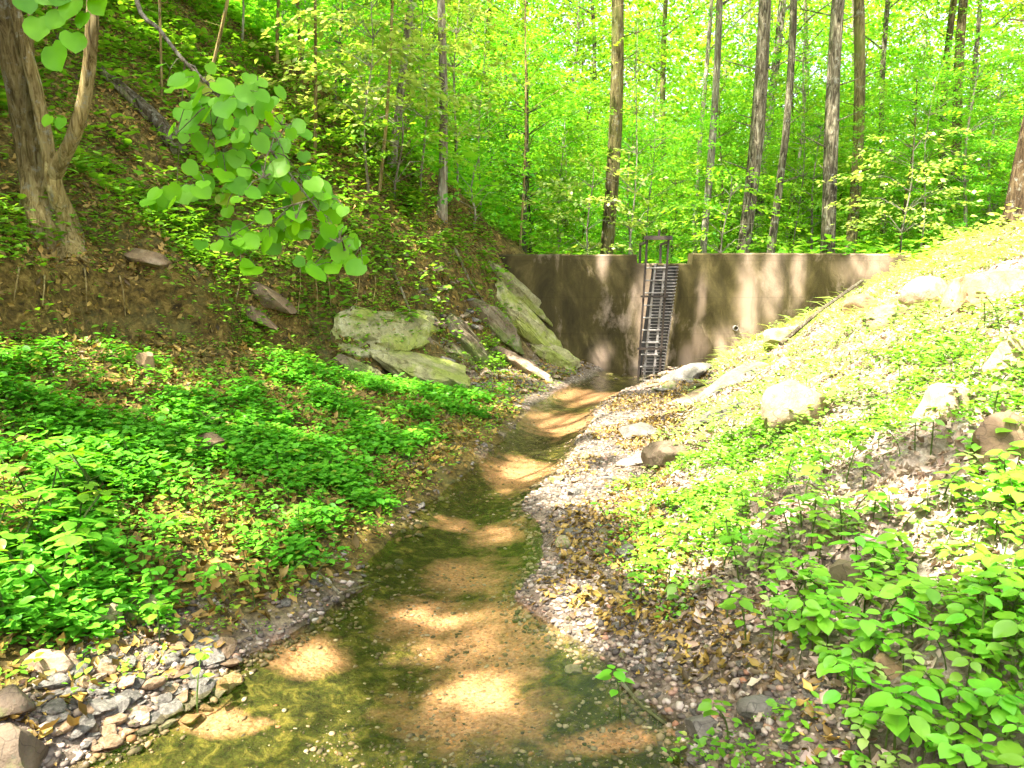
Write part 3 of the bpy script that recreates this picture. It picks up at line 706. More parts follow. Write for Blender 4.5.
# -------- leaf litter
def litter(name, n, x0, x1, y0, y1, dens, size, mat, label, seed):
    r = np.random.default_rng(seed); P = samp(n, x0, x1, y0, y1, dens, r); n = len(P)
    z = h(P[:, 0], P[:, 1]); e = .03
    nx_ = -(h(P[:, 0] + e, P[:, 1]) - z) / e; ny_ = -(h(P[:, 0], P[:, 1] + e) - z) / e
    nm = unit(np.stack([nx_, ny_, np.ones(n)], -1)); nm = unit(nm + r.normal(size=(n, 3)) * .5)
    f = unit(np.cross(nm, r.normal(size=(n, 3))))
    pos = np.stack([P[:, 0], P[:, 1], z + .008 + .02 * r.random(n)], -1)
    s = size * (.35 + 1.3 * r.random(n) ** 1.8)
    return tag(link(name, leaves(name, pos, f, nm, s, T_DRY, mat)), label, 'leaf litter', kind='stuff')
near = lambda y: np.clip(5.0 / np.maximum(y, 1), .15, 1)
litter('leaf_litter', 60000, .6, 9, 2, 12.7, lambda x, y: smooth(XT(y) - .3, XT(y) + .5, x) * infrustum(x, y) * near(y) * smooth(2, 4.4, y + .6) * (.35 + .65 * smooth(.4, .6, fbm(x, y, 70))), .036, L_DRY, 'pale dry fallen leaves strewn over the right slope', 31)
litter('leaf_litter', 36000, -14, -.5, 3, 20, lambda x, y: smooth(XF(y) + .2, XF(y) - .4, x) * infrustum(x, y) * near(y) * (y < 16), .05, L_DRYD, 'brown damp fallen leaves covering the left hillside', 32)
litter('leaf_litter', 16000, -6, 1.5, 2, 12.7, lambda x, y: smooth(XF(y) - .2, XF(y) + .2, x) * smooth(XL(y) + .0, XL(y) - .3, x) * infrustum(x, y) * near(y), .05, L_DRYD, 'fallen leaves under the green plants of the left bank', 33)

litter('leaf_litter', 9000, -.5, 3.5, 2, 12.7, lambda x, y: smooth(XR(y) - .02, XR(y) + .25, x) * smooth(XT(y) + .3, XT(y), x) * infrustum(x, y) * near(y) * smooth(.42, .56, fbm(x * 1.7, y * 1.7, 72)), .032, L_DRYD, 'dark leaf scraps lying on the gravel bar', 34)
# -------- ground cover (nobody could count it)
def cover(name, n, area, dens, leaf, nl, hgt, rad, mat, label, seed, tmpl=T_OVAL, upw=.9, width=1.0):
    r = np.random.default_rng(seed); P = samp(n, *area, dens, r); n = len(P)
    z = h(P[:, 0], P[:, 1]); sc = .45 + 1.3 * r.random(n) ** 1.7
    a = r.random((n, nl)) * 6.28; rr = rad * sc[:, None] * (.2 + .8 * r.random((n, nl))); lev = r.random((n, nl))
    px = P[:, 0, None] + np.cos(a) * rr * .5; py = P[:, 1, None] + np.sin(a) * rr * .5; pz = z[:, None] + hgt * sc[:, None] * (.25 + .75 * lev)
    pos = np.stack([px, py, pz], -1).reshape(-1, 3)
    f = np.stack([np.cos(a), np.sin(a), (r.random((n, nl)) - .35) * .9], -1).reshape(-1, 3)
    up = np.stack([np.cos(a) * -.1, np.sin(a) * -.1, np.full((n, nl), upw)], -1).reshape(-1, 3) + r.normal(size=(n * nl, 3)) * .22
    s = (leaf * sc[:, None] * (.6 + .6 * r.random((n, nl)))).ravel()
    return tag(link(name, leaves(name, pos, f, up, s, tmpl, mat, width)), label, 'ground cover', kind='stuff')
lw = lambda y: np.interp(y, [2, 3.2, 4, 5, 7, 10], [.6, .55, .3, .3, .35, .3])
cover('ground_cover', 7000, (-6, 0, 2.4, 10), lambda x, y: smooth(XF(y) + .1, XF(y) + 1.5, x + 1.2 * (fbm(x * 1.8, y * 1.8, 15) - .5)) * smooth(XL(y) - lw(y) + .15, XL(y) - lw(y) - .25, x + (fbm(x * 2, y * 2, 8) - .5)) * infrustum(x, y) * near(y) * (.06 + .94 * smooth(.42, .60, fbm(x * 1.9, y * 1.9, 81))),
      .036, 9, .085, .09, L_LEFT, 'dense bright green low plants covering the left bank', 41, tmpl=T_OVATE, width=1.0)
cover('ground_cover', 2600, (-6, 1, 2.6, 12), lambda x, y: smooth(XF(y) - .1, XF(y) + .1, x) * smooth(XL(y) + .02, XL(y) - .2, x) * infrustum(x, y) * near(y),
      .026, 8, .06, .08, L_HILL, 'small sparse greenery along the left water edge', 42)
cover('ground_cover', 20000, (-16, 0, 4, 22), lambda x, y: smooth(XF(y) - .4, XF(y) - .9, x) * infrustum(x, y) * np.maximum(near(y), .35) * (.22 + .78 * smooth(.36, .55, fbm(x * 1.1, y * 1.1, 82))),
      .055, 8, .10, .13, L_HILL, 'scattered green herbs on the leaf-covered left hillside', 43)
cover('ground_cover', 2600, (-12, 0, 4.5, 13), lambda x, y: smooth(XF(y) - .3, XF(y) - .7, x) * infrustum(x, y) * smooth(.42, .55, fbm(x * 1.4, y * 1.4, 87)),
      .075, 7, .16, .16, L_HILL, 'broader-leaved herbs in clumps on the left hillside', 50, tmpl=T_OVATE)
cover('ground_cover', 1500, (-7, 0, 4, 12), lambda x, y: smooth(XF(y) + .1, XF(y) - .1, x) * smooth(XF(y) - 1.2, XF(y) - .8, x) * infrustum(x, y) * smooth(.42, .6, fbm(x * 1.3, y * 1.3, 83)),
      .045, 9, .09, .12, L_HILL, 'little green plants clinging to the cut soil bank', 44)
cover('ground_cover', 3900, (.6, 9, 3.2, 12.7), lambda x, y: smooth(XT(y) - .2, XT(y) + .5, x) * infrustum(x, y) * near(y) * smooth(.40, .62, fbm(x * 1.6, y * 1.6, 84)),
      .034, 8, .09, .10, L_RIGHT, 'sunlit yellow-green weeds spread over the right slope', 45)
cover('ground_cover', 4200, (.4, 5, 2.0, 5.5), lambda x, y: smooth(XT(y) - .35, XT(y) + .3, x) * infrustum(x, y) * smooth(.38, .58, fbm(x * 1.8, y * 1.8, 85)),
      .026, 9, .05, .08, L_SEED, 'tiny green plants between the seedlings of the lower right slope', 46)
cover('grass', 1300, (1.2, 9, 5, 12.7), lambda x, y: smooth(XT(y) - .1, XT(y) + .3, x) * infrustum(x, y) * (.15 + smooth(7, 10, y)),
      .22, 7, .02, .06, L_LIME, 'thin sunlit grass and stalks on the upper right slope', 47, tmpl=T_GRASS)
cover('ground_cover', 9000, (-30, 34, 13.3, 46), lambda x, y: infrustum(x, y) * np.clip(18 / y, .2, 1), .17, 9, .5, .6, L_UNDER, 'leafy undergrowth on the forest floor beyond the dam', 48, tmpl=T_QUAD)
cover('ground_cover', 500, (4.2, 16, 9, 13.2), lambda x, y: smooth(5, 6, x), .07, 9, .2, .25, L_LIME, 'taller lime green weeds on the rim of the right slope', 49)

# ------------------------------------------------------------------ individual seedlings
STEM = bark_mat('green_stem', (.10, .16, .03), (.16, .24, .05), (.22, .30, .08), 2)
def plant_variant(k, leaf, hgt, whorls, tmpl=T_OVATE, mat=L_SEED):
    r = np.random.default_rng(500 + k); st = MB(); P = []; Fw = []; S = []
    bend = r.normal(size=2) * .08 * hgt / .25
    pts = [(bend[0] * t * t, bend[1] * t * t, hgt * t) for t in np.linspace(-.15, 1, 6)]
    st.tube(pts, [.0035 * hgt / .25 * (1.2 - .6 * i / 5) + .001 for i in range(6)], 5)
    for w in range(whorls):
        t = .35 + .65 * (w + 1) / whorls; b = Vector((bend[0] * t * t, bend[1] * t * t, hgt * t)); n = 2 if w < whorls - 1 else 4
        a0 = w * 1.57 + r.random()
        for j in range(n):
            a = a0 + j * 6.283 / n + r.normal() * .2; out = leaf * (.25 + .4 * r.random()) * (1 if w < whorls - 1 else .35)
            e = b + Vector((math.cos(a) * out, math.sin(a) * out, out * .35))
            st.tube([b, e], .0012, 4); P.append(e); Fw.append((math.cos(a), math.sin(a), .15 - .45 * r.random()))
            S.append(leaf * (.6 + .5 * r.random()) * (1.0 if w else .8))
    up = np.tile([0, 0, 1.], (len(P), 1)) + r.normal(size=(len(P), 3)) * .18
    return st.mesh('stem', STEM, True), leaves('leaves', np.array([p[:] for p in P]), np.array(Fw), up, np.array(S), tmpl, mat, 1.05)
def plants(name, label, cat, group, n, sampler, variants, seed, smin=.7, smax=1.25, mind=.06):
    r = random.Random(seed); pts = []
    poly = sampler.poly; ua, ub = min(p[0] for p in poly), max(p[0] for p in poly); va, vb = min(p[1] for p in poly), max(p[1] for p in poly)
    cuts_u = (ua + (ub - ua) / 3, ua + (ub - ua) * 2 / 3); cuts_v = (va + (vb - va) / 3, va + (vb - va) * 2 / 3)
    for i in range(n):
        for _ in range(12):
            x, y = sampler(r)
            if all((x - a) ** 2 + (y - b) ** 2 > mind ** 2 for a, b in pts): break
        pts.append((x, y)); sm, lm = variants[i % len(variants)]
        z = hz(x, y); dd = np.array([x, y, z - CAMZ]); fz_ = dd[1] * math.cos(PITCH) - dd[2] * math.sin(PITCH)
        pu = 512 + FPX * x / fz_; pv = 384 - FPX * (dd[1] * math.sin(PITCH) + dd[2] * math.cos(PITCH)) / fz_
        nu = sum(pu > q for q in cuts_u); nv = sum(pv > q for q in cuts_v)
        lab = '%s, %s %s' % (label, ['upper', 'middle', 'lower'][nv], ['left', 'centre', 'right'][nu])
        o = empty(name, (x, y, z), r.uniform(0, 6.28), label=lab, cat=cat, group=group)
        s = r.uniform(smin, smax); o.scale = (s, s, s); o.rotation_euler = (r.uniform(-.12, .12), r.uniform(-.12, .12), o.rotation_euler.z)
        link('stem', sm, parent=o); link('leaves', lm, parent=o)
VS = [plant_variant(70 + k, .045, .10, 3, tmpl=T_OVAL, mat=L_RIGHT) for k in range(2)] + [plant_variant(k, .064, .15, 3) for k in range(5)] + [plant_variant(k + 5, .058, .10, 3) for k in range(3)]
VM = [plant_variant(20 + k, .06, .17, 3) for k in range(5)]
VL = [plant_variant(30 + k, .05, .19, 4, mat=L_LEFT) for k in range(5)]
plants('seedling', 'bright broad-leaved seedling in the lower right patch', 'seedling', 'seedlings covering the lower right slope', 200,
       px_sampler([(870, 560), (1024, 440), (1040, 800), (860, 800), (840, 700), (770, 640), (800, 590)]), VS, 1, .5, 1.3)
plants('seedling', 'small green seedling beside the gravel bar', 'seedling', 'seedlings beside the gravel bar', 42,
       px_sampler([(600, 520), (700, 500), (860, 470), (900, 520), (800, 600), (780, 680), (740, 660), (640, 600)]), VM, 2)
plants('weed', 'sunlit lime weed on the middle of the right slope', 'weed', 'weeds on the middle of the right slope', 60,
       px_sampler([(690, 430), (800, 340), (1024, 300), (1024, 430), (900, 470), (700, 480)]), [plant_variant(40 + k, .05, .16, 3, mat=L_RIGHT) for k in range(4)], 3)
plants('seedling', 'tall leafy seedling at the left edge', 'seedling', 'tall seedlings of the left bank', 26,
       px_sampler([(-20, 520), (110, 500), (110, 610), (0, 640), (-20, 640)]), [plant_variant(50 + k, .09, .32, 3) for k in range(4)], 4)
plants('herb', 'upright herb among the plants of the left bank', 'herb', 'herbs of the left bank', 110,
       px_sampler([(0, 370), (150, 380), (330, 440), (420, 470), (360, 560), (260, 610), (100, 620), (0, 600)]), VL, 5, .6, 1.0)
for (u, v, lb) in [(160, 645, 'single four-leaved seedling growing out of the gravel above the cobble heap'), (225, 598, 'whorled seedling right of the olive stones on the left bank'),
                   (198, 718, 'single low leafy sprig among the cobbles'), (620, 722, 'floating green sprig at the right of the stream pool'), (728, 740, 'lone lime sprig on the mud below the pale grey stone'),
                   (255, 610, 'last seedling at the gravel edge right of the whorled one')]:
    p = ground_at(u, v); sm, lm = VM[int(u) % 5]
    o = empty('seedling', (p.x, p.y, max(p.z, 0)), u, label=lb, cat='seedling'); link('stem', sm, parent=o); link('leaves', lm, parent=o)

# ------------------------------------------------------------------ trees
def spine(a, b, n=9, wob=.15, seed=0):
    r = random.Random(seed); a = Vector(a); b = Vector(b); pts = []
    ph = r.uniform(0, 6); ph2 = r.uniform(0, 6)
    for i in range(n):
        t = i / (n - 1); w = math.sin(math.pi * t) * wob
        pts.append(a.lerp(b, t) + Vector((math.sin(t * 5 + ph) * w, math.sin(t * 4 + ph2) * w, 0)))
    return pts
def spray_leaves(r, base, dirv, ln, n, leaf, droop=.25):
    """flat spray of leaves along a twig"""
    t = r.random(n); side = r.uniform(-1, 1, n); d = dirv / np.linalg.norm(dirv); lat = np.cross(d, [0, 0, 1.]); lat /= max(np.linalg.norm(lat), 1e-6)
    pos = base + d * (t * ln)[:, None] + lat * (side * ln * .38 * (1 - .5 * t))[:, None]
    pos[:, 2] += -droop * ln * t ** 2 + r.normal(size=n) * .05 * ln
    f = d + lat * side[:, None] * 1.2 + r.normal(size=(n, 3)) * .35; f[:, 2] -= .25
    up = np.tile([0, 0, 1.], (n, 1)) + r.normal(size=(n, 3)) * .38
    return pos, f, up, leaf * (.6 + .7 * r.random(n))
def crown_mesh(seed, R0, z0, z1, nspray, nleaf, leaf, sprayln, mat, limbs=None, hollow=.25):
    """leaf sprays round an axis from z0 to z1; returns mesh and the list of spray bases"""
    r = np.random.default_rng(seed); out = [[], [], [], []]; bases = []
    for k in range(nspray):
        t = (k + r.random()) / nspray; z = z0 + (z1 - z0) * t
        prof_ = math.sin(math.pi * (.15 + .8 * t)) ** .7
        a = k * 2.39996 + r.normal() * .4; rad = R0 * prof_ * (hollow + (1 - hollow) * r.random() ** .6)
        b = np.array([math.cos(a) * rad, math.sin(a) * rad, z + r.normal() * .2]); d = np.array([math.cos(a), math.sin(a), .1 + r.normal() * .2])
        ln = sprayln * (.6 + .8 * r.random())
        for q_, v in zip(out, spray_leaves(r, b, d, ln, int(nleaf * (.6 + .8 * r.random())), leaf)): q_.append(v)
        bases.append(b)
    P_, F_, U_, S_ = [np.concatenate(o) for o in out]
    return leaves('crown', P_, F_, U_, S_, T_QUAD, mat), bases
def limbs_to(mb_, trunk, bases, every, r0, rnd):
    for b in bases[::every]:
        b = Vector(b); z = b.z - .35 * math.hypot(b.x, b.y); i = min(range(len(trunk)), key=lambda k: abs(trunk[k].z - z)); a = trunk[i]
        m1 = a.lerp(b, .5) + Vector((rnd.uniform(-.1, .1), rnd.uniform(-.1, .1), .12))
        mb_.tube([a, m1, b], [r0, r0 * .6, r0 * .25], 5)

# small understory trees: four models, trunk + crown
UND = []
for k in range(8):
    H = [5, 6.5, 4.2, 7.5, 5.5, 4.5, 6, 7][k]; rr = [1.9, 2.3, 1.6, 2.6, 2.2, 1.5, 1.9, 2.1][k]; fine_ = k > 4
    cm, bs = crown_mesh(900 + k, rr, H * .12, H, 170 if fine_ else 130, 60 if fine_ else 36, .085 if fine_ else .15, .8 if fine_ else 1.0, L_CANOPY if k in (1, 3) else L_UNDER)
    tr = spine((0, 0, -.3), (random.uniform(-.3, .3), random.uniform(-.3, .3), H * .95), 10, .12, k)
    b_ = MB(); b_.tube(tr, [.05 * (1 - .8 * i / 9) + .01 for i in range(10)], 7, .1, k); limbs_to(b_, tr, bs, 4, .014, random)
    UND.append((b_.mesh('trunk', [B_PALE, B_MOSS, B_DARK][k % 3], True), cm))
TALL = [crown_mesh(950 + k, 3.4, 0, 8.5, 80, 40, .17, 1.5, L_CANOPY)[0] for k in range(3)]
LOWC = [crown_mesh(960 + k, 2.2, 0, 5.5, 60, 60, .09, 1.0, L_UNDER if k != 1 else L_CANOPY, hollow=.1)[0] for k in range(4)]

def tall_tree(u0, v0, u1, y, wpx, mat, label, name='tree', group=None, low=True, H=17, cat='tree', v1=0, crown=True, seed=0, wob=.26):
    b = at_depth(u0, v0, y); t = at_depth(u1, v1, y); d = (t - b); z0 = hz(b.x, b.y)
    dirv = d / d.z; base = b + dirv * (z0 - b.z); base.z = z0
    # the base may have moved off the terrain sample: refit once
    base.z = hz(base.x, base.y)
    o = empty(name, base, label=label, cat=cat, group=group)
    r0 = wpx / 2 * y / FPX * .86
    top = dirv * H
    tr = spine((0, 0, -.4), top, 16, wob, seed + int(u0)); tr[0] = Vector((-dirv.x * .3, -dirv.y * .3, -.4))
    rad = [r0 * (1.0 - .55 * i / 15) for i in range(16)]
    rad[0] = r0 * 1.5; 
    # denser start for the flare
    tr = [tr[0], tr[0].lerp(tr[1], .35), tr[0].lerp(tr[1], .6)] + tr[1:]; rad = [r0 * 1.7, r0 * 1.3, r0 * 1.08] + rad[1:]
    mb_ = MB(); mb_.tube(tr, rad, 14, .17, seed + int(u0))
    rnd = random.Random(int(u0) + seed)
    for k in range(7):
        i = 8 + k % 9; a = tr[i]; an = rnd.uniform(0, 6.28); ln = rnd.uniform(1.2, 2.6)
        e = a + Vector((math.cos(an) * ln, math.sin(an) * ln, ln * .5)); mb_.tube([a, a.lerp(e, .5) + Vector((0, 0, .15)), e], [r0 * .3, r0 * .2, r0 * .07], 6)
    for k in range(9):
        a = tr[4 + k % 6].lerp(tr[5 + k % 6], rnd.random()); an = rnd.uniform(0, 6.28); ln = rnd.uniform(.4, 1.1)
        mb_.tube([a, a + Vector((math.cos(an) * ln, math.sin(an) * ln, ln * .35))], [r0 * .13, r0 * .04], 5)
    link('trunk', mb_.mesh('trunk', mat, True), parent=o)
    if crown:
        c = link('crown', TALL[rnd.randrange(3)], parent=o); c.location = tr[-1] * .55; c.rotation_euler.z = rnd.uniform(0, 6.28); c.scale = (1, 1, .95)
    if low:
        c = link('lower_foliage', LOWC[rnd.randrange(4)], parent=o); c.location = dirv * 2.2; c.rotation_euler.z = rnd.uniform(0, 6.28)
        s = rnd.uniform(.7, 1.0); c.scale = (s, s, 1.1)
    return o

TREES = [
 # u0, v0, u1, depth, width px, bark, label, low foliage
 (603, 250, 611, 15.5, 15, B_MOSS, 'straight olive-barked tree close behind the dam, left of the ladder', False),
 (702, 250, 713, 19, 9, B_PALE, 'slim pale tree behind the dam, just right of the notch', True),
 (696, 235, 705, 24, 6, B_PALE, 'thin pale tree half hidden left of the slim pale one behind the notch', True),
 (741, 245, 766, 16.5, 16, B_DARK, 'stout dark tree leaning right behind the middle of the dam', False),
 (768, 250, 787, 17.5, 9, B_DARK, 'thin dark forked tree right of the stout leaning one', False),
 (762, 180, 775, 25, 11, B_PALE, 'whitish flaking trunk seen between the leaning tree and the thin dark one', True),
 (829, 250, 850, 16.5, 16, B_DARK, 'dark rough tree, left one of the close pair behind the dam', False),
 (848, 250, 864, 18, 13, B_MOSS, 'lighter smooth tree, right one of the close pair behind the dam', False),
 (885, 245, 893, 25, 7, B_DARK, 'thin dark straight tree right of the close pair', True),
 (947, 225, 958, 21, 9, B_MOSS, 'brown tree rising over the rim of the right slope', True),
 (960, 225, 972, 24, 6, B_DARK, 'thin dark tree right of the brown one on the rim', True),
 (441, 225, 441, 12.4, 10, B_PALE, 'straight pale grey tree on the left hillside above the left end of the dam', False),
 (386, 200, 408, 12.8, 9, B_PALE, 'pale leaning tree on the left hillside, left of the straight pale grey one', False),
 (402, 165, 413, 16, 13, B_TAN, 'brown tree behind the pale leaning tree on the hillside', False),
 (350, 50, 356, 21, 11, B_DARK, 'dark tree high on the left hillside at the top of the picture', True),
 (487, 160, 497, 22, 7, B_MOSS, 'slender tree beyond the straight pale grey one', True),
 (665, 215, 672, 27, 7, B_MOSS, 'slender mossy tree seen behind the ladder', True),
 (800, 200, 806, 30, 6, B_DARK, 'distant dark stem between the thin dark forked tree and the close pair', True),
]
for i, (u0, v0, u1, y, w, mt, lb, lo) in enumerate(TREES):
    tall_tree(u0, v0, u1, y, w, mt, lb, name='tree', low=lo, seed=i)
tall_tree(1018, 205, 1040, 10.6, 34, B_BROWN, 'thick rough brown tree at the right edge of the picture', low=False, seed=44, crown=False, H=9)
# thin saplings on the left hillside
for (u0, v0, u1, y, w, lb) in [(312, 160, 318, 11, 4, 'thin straight sapling on the hillside right of the redbud leaves'), (275, 90, 277, 13, 4, 'thin sapling behind the top of the redbud branch'),
        (207, 60, 223, 11, 4, 'slanting thin sapling above the redbud branch'), (160, 70, 161, 10, 3, 'very thin upright sapling left of the white branch'),
        (301, 85, 296, 13, 4, 'thin pale stem between two saplings at the top of the hillside'), (519, 248, 527, 14, 3, 'thin pale sapling just behind the left end of the dam'),
        (372, 225, 392, 11.5, 4, 'thin brown sapling leaning right on the hillside edge')]:
    tall_tree(u0, v0, u1, y, w, B_TAN, lb, name='sapling', cat='sapling', low=False, crown=False, H=6.5, seed=3, wob=.06)

# unnamed trees of the wood
def where(u):
    for lim, t in [(300, 'over the left hillside'), (480, 'beyond the hillside left of the dam'), (620, 'above the left part of the dam'), (700, 'above the notch of the dam'),
                   (800, 'above the middle of the dam'), (900, 'above the right end of the dam')]:
        if u < lim: return t
    return 'over the rim of the right slope'
def tall_label(b, u, y):
    return '%s-barked tall tree %s in the wood %s' % ({'dark_bark': 'dark', 'mossy_bark': 'olive', 'pale_bark': 'pale'}[b.name], 'far back' if y > 40 else 'midway', where(u))
r = random.Random(5); used = []
def free(x, y, d): 
    if all((x - a) ** 2 + (y - b) ** 2 > d * d for a, b in used): used.append((x, y)); return True
    return False
n_ = 0
while n_ < 30:
    y = r.uniform(20, 62); x = r.uniform(-.62, .75) * y
    if not free(x, y, 1.6): continue
    u = 512 + FPX * x / y
    bk = r.choice([B_DARK, B_MOSS, B_PALE, B_DARK])
    tall_tree(u, 230, u + r.uniform(-4, 12) + (u - 512) * .03, y, max(4.0, r.uniform(.16, .30) * FPX / y), bk,
              tall_label(bk, u, y), group='tall trees deep in the wood', low=(r.random() < .8), seed=n_, H=18)
    n_ += 1
n_ = 0
def under(x, y, s, k, label, group):
    o = empty('understory_tree', (x, y, hz(x, y)), r.uniform(0, 6.28), label=label, cat='tree', group=group)
    o.scale = (s, s, s); tm, cm = UND[k]; link('trunk', tm, parent=o); link('crown', cm, parent=o); return o
BARE = [(t[0] + t[2]) / 2 for t in TREES if t[3] < 20] + [830, 848]
while n_ < 135:
    y = 15 + 42 * r.random() ** 1.05; x = r.uniform(-.6, .75) * y; uu = 512 + FPX * x / y
    if y < 20 and min(abs(uu - b) for b in BARE) < 62: continue
    if y < 24 and (min(abs(uu - b) for b in BARE) < 40 or r.random() < .4): continue
    if not free(x, y, 1.3): continue
    k = r.randrange(5) if y > 27 else r.choice([5, 6, 7]); under(x, y, r.uniform(.75, 1.25) * (1 + max(0, y - 25) * .012), k, '%s young leafy tree %s, %s' % (['pale-stemmed', 'olive-stemmed', 'dark-stemmed', 'tall pale-stemmed', 'tall olive-stemmed', 'small dark-stemmed', 'fine-leaved pale-stemmed', 'fine-leaved olive-stemmed'][k], 'far back' if y > 38 else 'midway' if y > 24 else 'close by', where(512 + FPX * x / y)), 'young understory trees beyond the dam'); n_ += 1
for i_, (u, y, s_, k) in enumerate([(345, 16, .55, 5), (375, 19, .7, 6), (410, 15.5, .5, 7), (330, 21, .8, 6), (455, 17, .6, 5), (495, 19.5, .65, 6), (300, 24, .9, 7), (470, 22, .8, 7), (530, 16.5, .5, 5), (560, 20.5, .7, 6),
        (425, 24, .9, 6), (385, 27, .9, 7), (512, 26, 1.0, 5), (350, 30, 1.0, 6), (270, 27, .9, 5), (238, 22, .6, 5), (445, 30, 1., 7), (635, 18.5, .6, 6), (675, 21, .7, 5), (812, 19.5, .6, 6), (905, 17.5, .6, 7), (925, 21, .8, 5), (722, 20.5, .7, 7), (990, 19, .8, 6)]):
    o = under(at_depth(u, 200, y).x, y, s_, k, 'sapling %d m' % y, 'young trees on the hillside and behind the dam')
    o['label'] = '%s %s young tree, %s one %s' % ('small' if s_ < .65 else 'taller', ['dark-stemmed', 'fine-leaved pale', 'fine-leaved olive'][k - 5], 'nearer' if y < 20 else 'farther', where(u))
# the wood far off, one mass
rf = np.random.default_rng(404); NF = 3600
fy = rf.uniform(52, 92, NF); fu = rf.uniform(-.78, .80, NF); fx_ = fu * fy; fz = h(fx_, fy, False) + 26 * rf.random(NF) ** .8
gapn = fbm(fu * 9 + 3, fz / fy * 9, 55, 3); keepf = ~((gapn > .52) & (fz / fy > .19) & (fu > .28))
fx_, fy, fz = fx_[keepf], fy[keepf], fz[keepf]; nf = 44
CEN = np.stack([fx_, fy, fz], -1)[:, None, :] + rf.normal(size=(len(fx_), nf, 3)) * np.array([1.5, 1.5, .8])
CEN = CEN.reshape(-1, 3); ff = rf.normal(size=(len(CEN), 3)); ff[:, 2] *= .4
tag(link('far_wood', leaves('far_wood', CEN, ff, np.tile([0, 0, 1.], (len(CEN), 1)) + rf.normal(size=CEN.shape) * .5, .42 * (.6 + .6 * rf.random(len(CEN))), T_QUAD, L_UNDER, 1.2)),
    'bright green leaves of the far-off wood closing the valley', 'wood', kind='stuff')
# bright low sapling on the hillside edge and others named
def leafy(u, v, y, s, mat, label, seed, H=2.6, rr=1.0, n=36):
    b = at_depth(u, v, y); z0 = hz(b.x, b.y)
    o = empty('leafy_sapling', (b.x, b.y, z0), label=label, cat='sapling')
    hh = max(H, b.z - z0 + .8)
    cm, bs = crown_mesh(seed, rr, hh * .35, hh, n, 26, .095, .6, mat); tr = spine((0, 0, -.2), (.1, 0, hh * .95), 8, .08, seed)
    mb_ = MB(); mb_.tube(tr, [.022 * (1 - .7 * i / 7) for i in range(8)], 6); limbs_to(mb_, tr, bs, 2, .007, random)
    link('trunk', mb_.mesh('trunk', B_PALE, True), parent=o); link('crown', cm, parent=o); return o
leafy(366, 92, 11.2, 1, L_LIME, 'sunlit yellow-green sapling in front of the pale leaning tree', 61, 2.6, .95, 80)
leafy(418, 85, 12.6, 1, L_LIME, 'lime leafy sapling between the two pale hillside trees', 62, 3, 1.1, 80)
leafy(335, 60, 13, 1, L_UNDER, 'green sapling at the top of the hillside right of the redbud branch', 68, 3, 1.1, 80)
leafy(395, 165, 11.6, 1, L_UNDER, 'low green sapling at the feet of the two pale hillside trees', 69, 1.6, .9, 50)
leafy(300, 35, 14, 1, L_UNDER, 'green sapling high on the hillside among the thin stems', 70, 3, 1.1, 70)
leafy(455, 60, 14, 1, L_UNDER, 'high-crowned sapling just right of the straight pale grey tree', 71, 4, 1.2, 90)
leafy(588, 205, 14.3, 1, L_LIME, 'low yellow-green sapling in front of the olive-barked tree', 73, 1.6, .8, 40)
leafy(632, 60, 16.2, 1, L_UNDER, 'thin-crowned sapling just right of the olive-barked tree', 74, 3, 1.2, 70)
leafy(905, 190, 14.2, 1, L_LIME, 'lime sapling at the right end of the dam', 75, 1.6, .9, 40)
leafy(725, 215, 14.5, 1, L_UNDER, 'low bushy sapling behind the notch side of the dam', 76, 1.3, .9, 40)
leafy(800, 120, 20, 1, L_UNDER, 'leafy sapling between the thin dark forked tree and the close pair', 77, 4, 1.3, 70)
leafy(240, 20, 13, 1, L_UNDER, 'small green sapling at the top of the hillside near the slanting stem', 72, 2.2, .8, 40)
leafy(480, 110, 15.5, 1, L_UNDER, 'leafy sapling with layered branches right of the straight pale grey tree', 63, 4, 1.5, 60)
leafy(560, 120, 17, 1, L_UNDER, 'broad layered green sapling left of the olive-barked tree', 64, 4, 1.7, 70)
leafy(650, 150, 18, 1, L_UNDER, 'green sapling hanging over the notch of the dam', 65, 4, 1.7, 60)
leafy(470, 215, 12.9, 1, L_UNDER, 'low leafy bush on the bank top at the left end of the dam', 66, 1.0, .8, 26)
leafy(925, 150, 17, 1, L_UNDER, 'green sapling standing over the rim of the right slope', 67, 4, 1.8, 60)

# ------------------------------------------------------------------ redbud at the left, its hanging branch in front of the hillside
rb = ground_at(42, 214); rbz = rb.z; rg2 = ground_at(66, 224); YR = rb.y
red = empty('redbud_tree', (rb.x, rb.y, rbz), label='multi-stemmed tan redbud tree on the left hillside with heart-shaped leaves', cat='tree')
def loc(u, v, y): return at_depth(u, v, y) - Vector((rb.x, rb.y, rbz))
def stem(pts, rad, name, mat=B_TAN, n=14, lump=.12):
    mb_ = MB()
    # resample
    P2 = []; R2 = []
    for i in range(len(pts) - 1):
        for k in range(4):
            t = k / 4; p0 = pts[max(i - 1, 0)]; p1 = pts[i]; p2 = pts[i + 1]; p3 = pts[min(i + 2, len(pts) - 1)]
            P2.append(.5 * ((2 * p1) + (p2 - p0) * t + (2 * p0 - 5 * p1 + 4 * p2 - p3) * t * t + (3 * p1 - p0 - 3 * p2 + p3) * t ** 3)); R2.append(rad[i] + (rad[i + 1] - rad[i]) * t)
    P2.append(pts[-1]); R2.append(rad[-1])
    mb_.tube(P2, R2, n, lump, len(pts)); return link(name, mb_.mesh(name, mat, True), parent=red)
k7 = YR / FPX * .86
g0 = Vector((0, 0, 0)); g2 = rg2 - rb
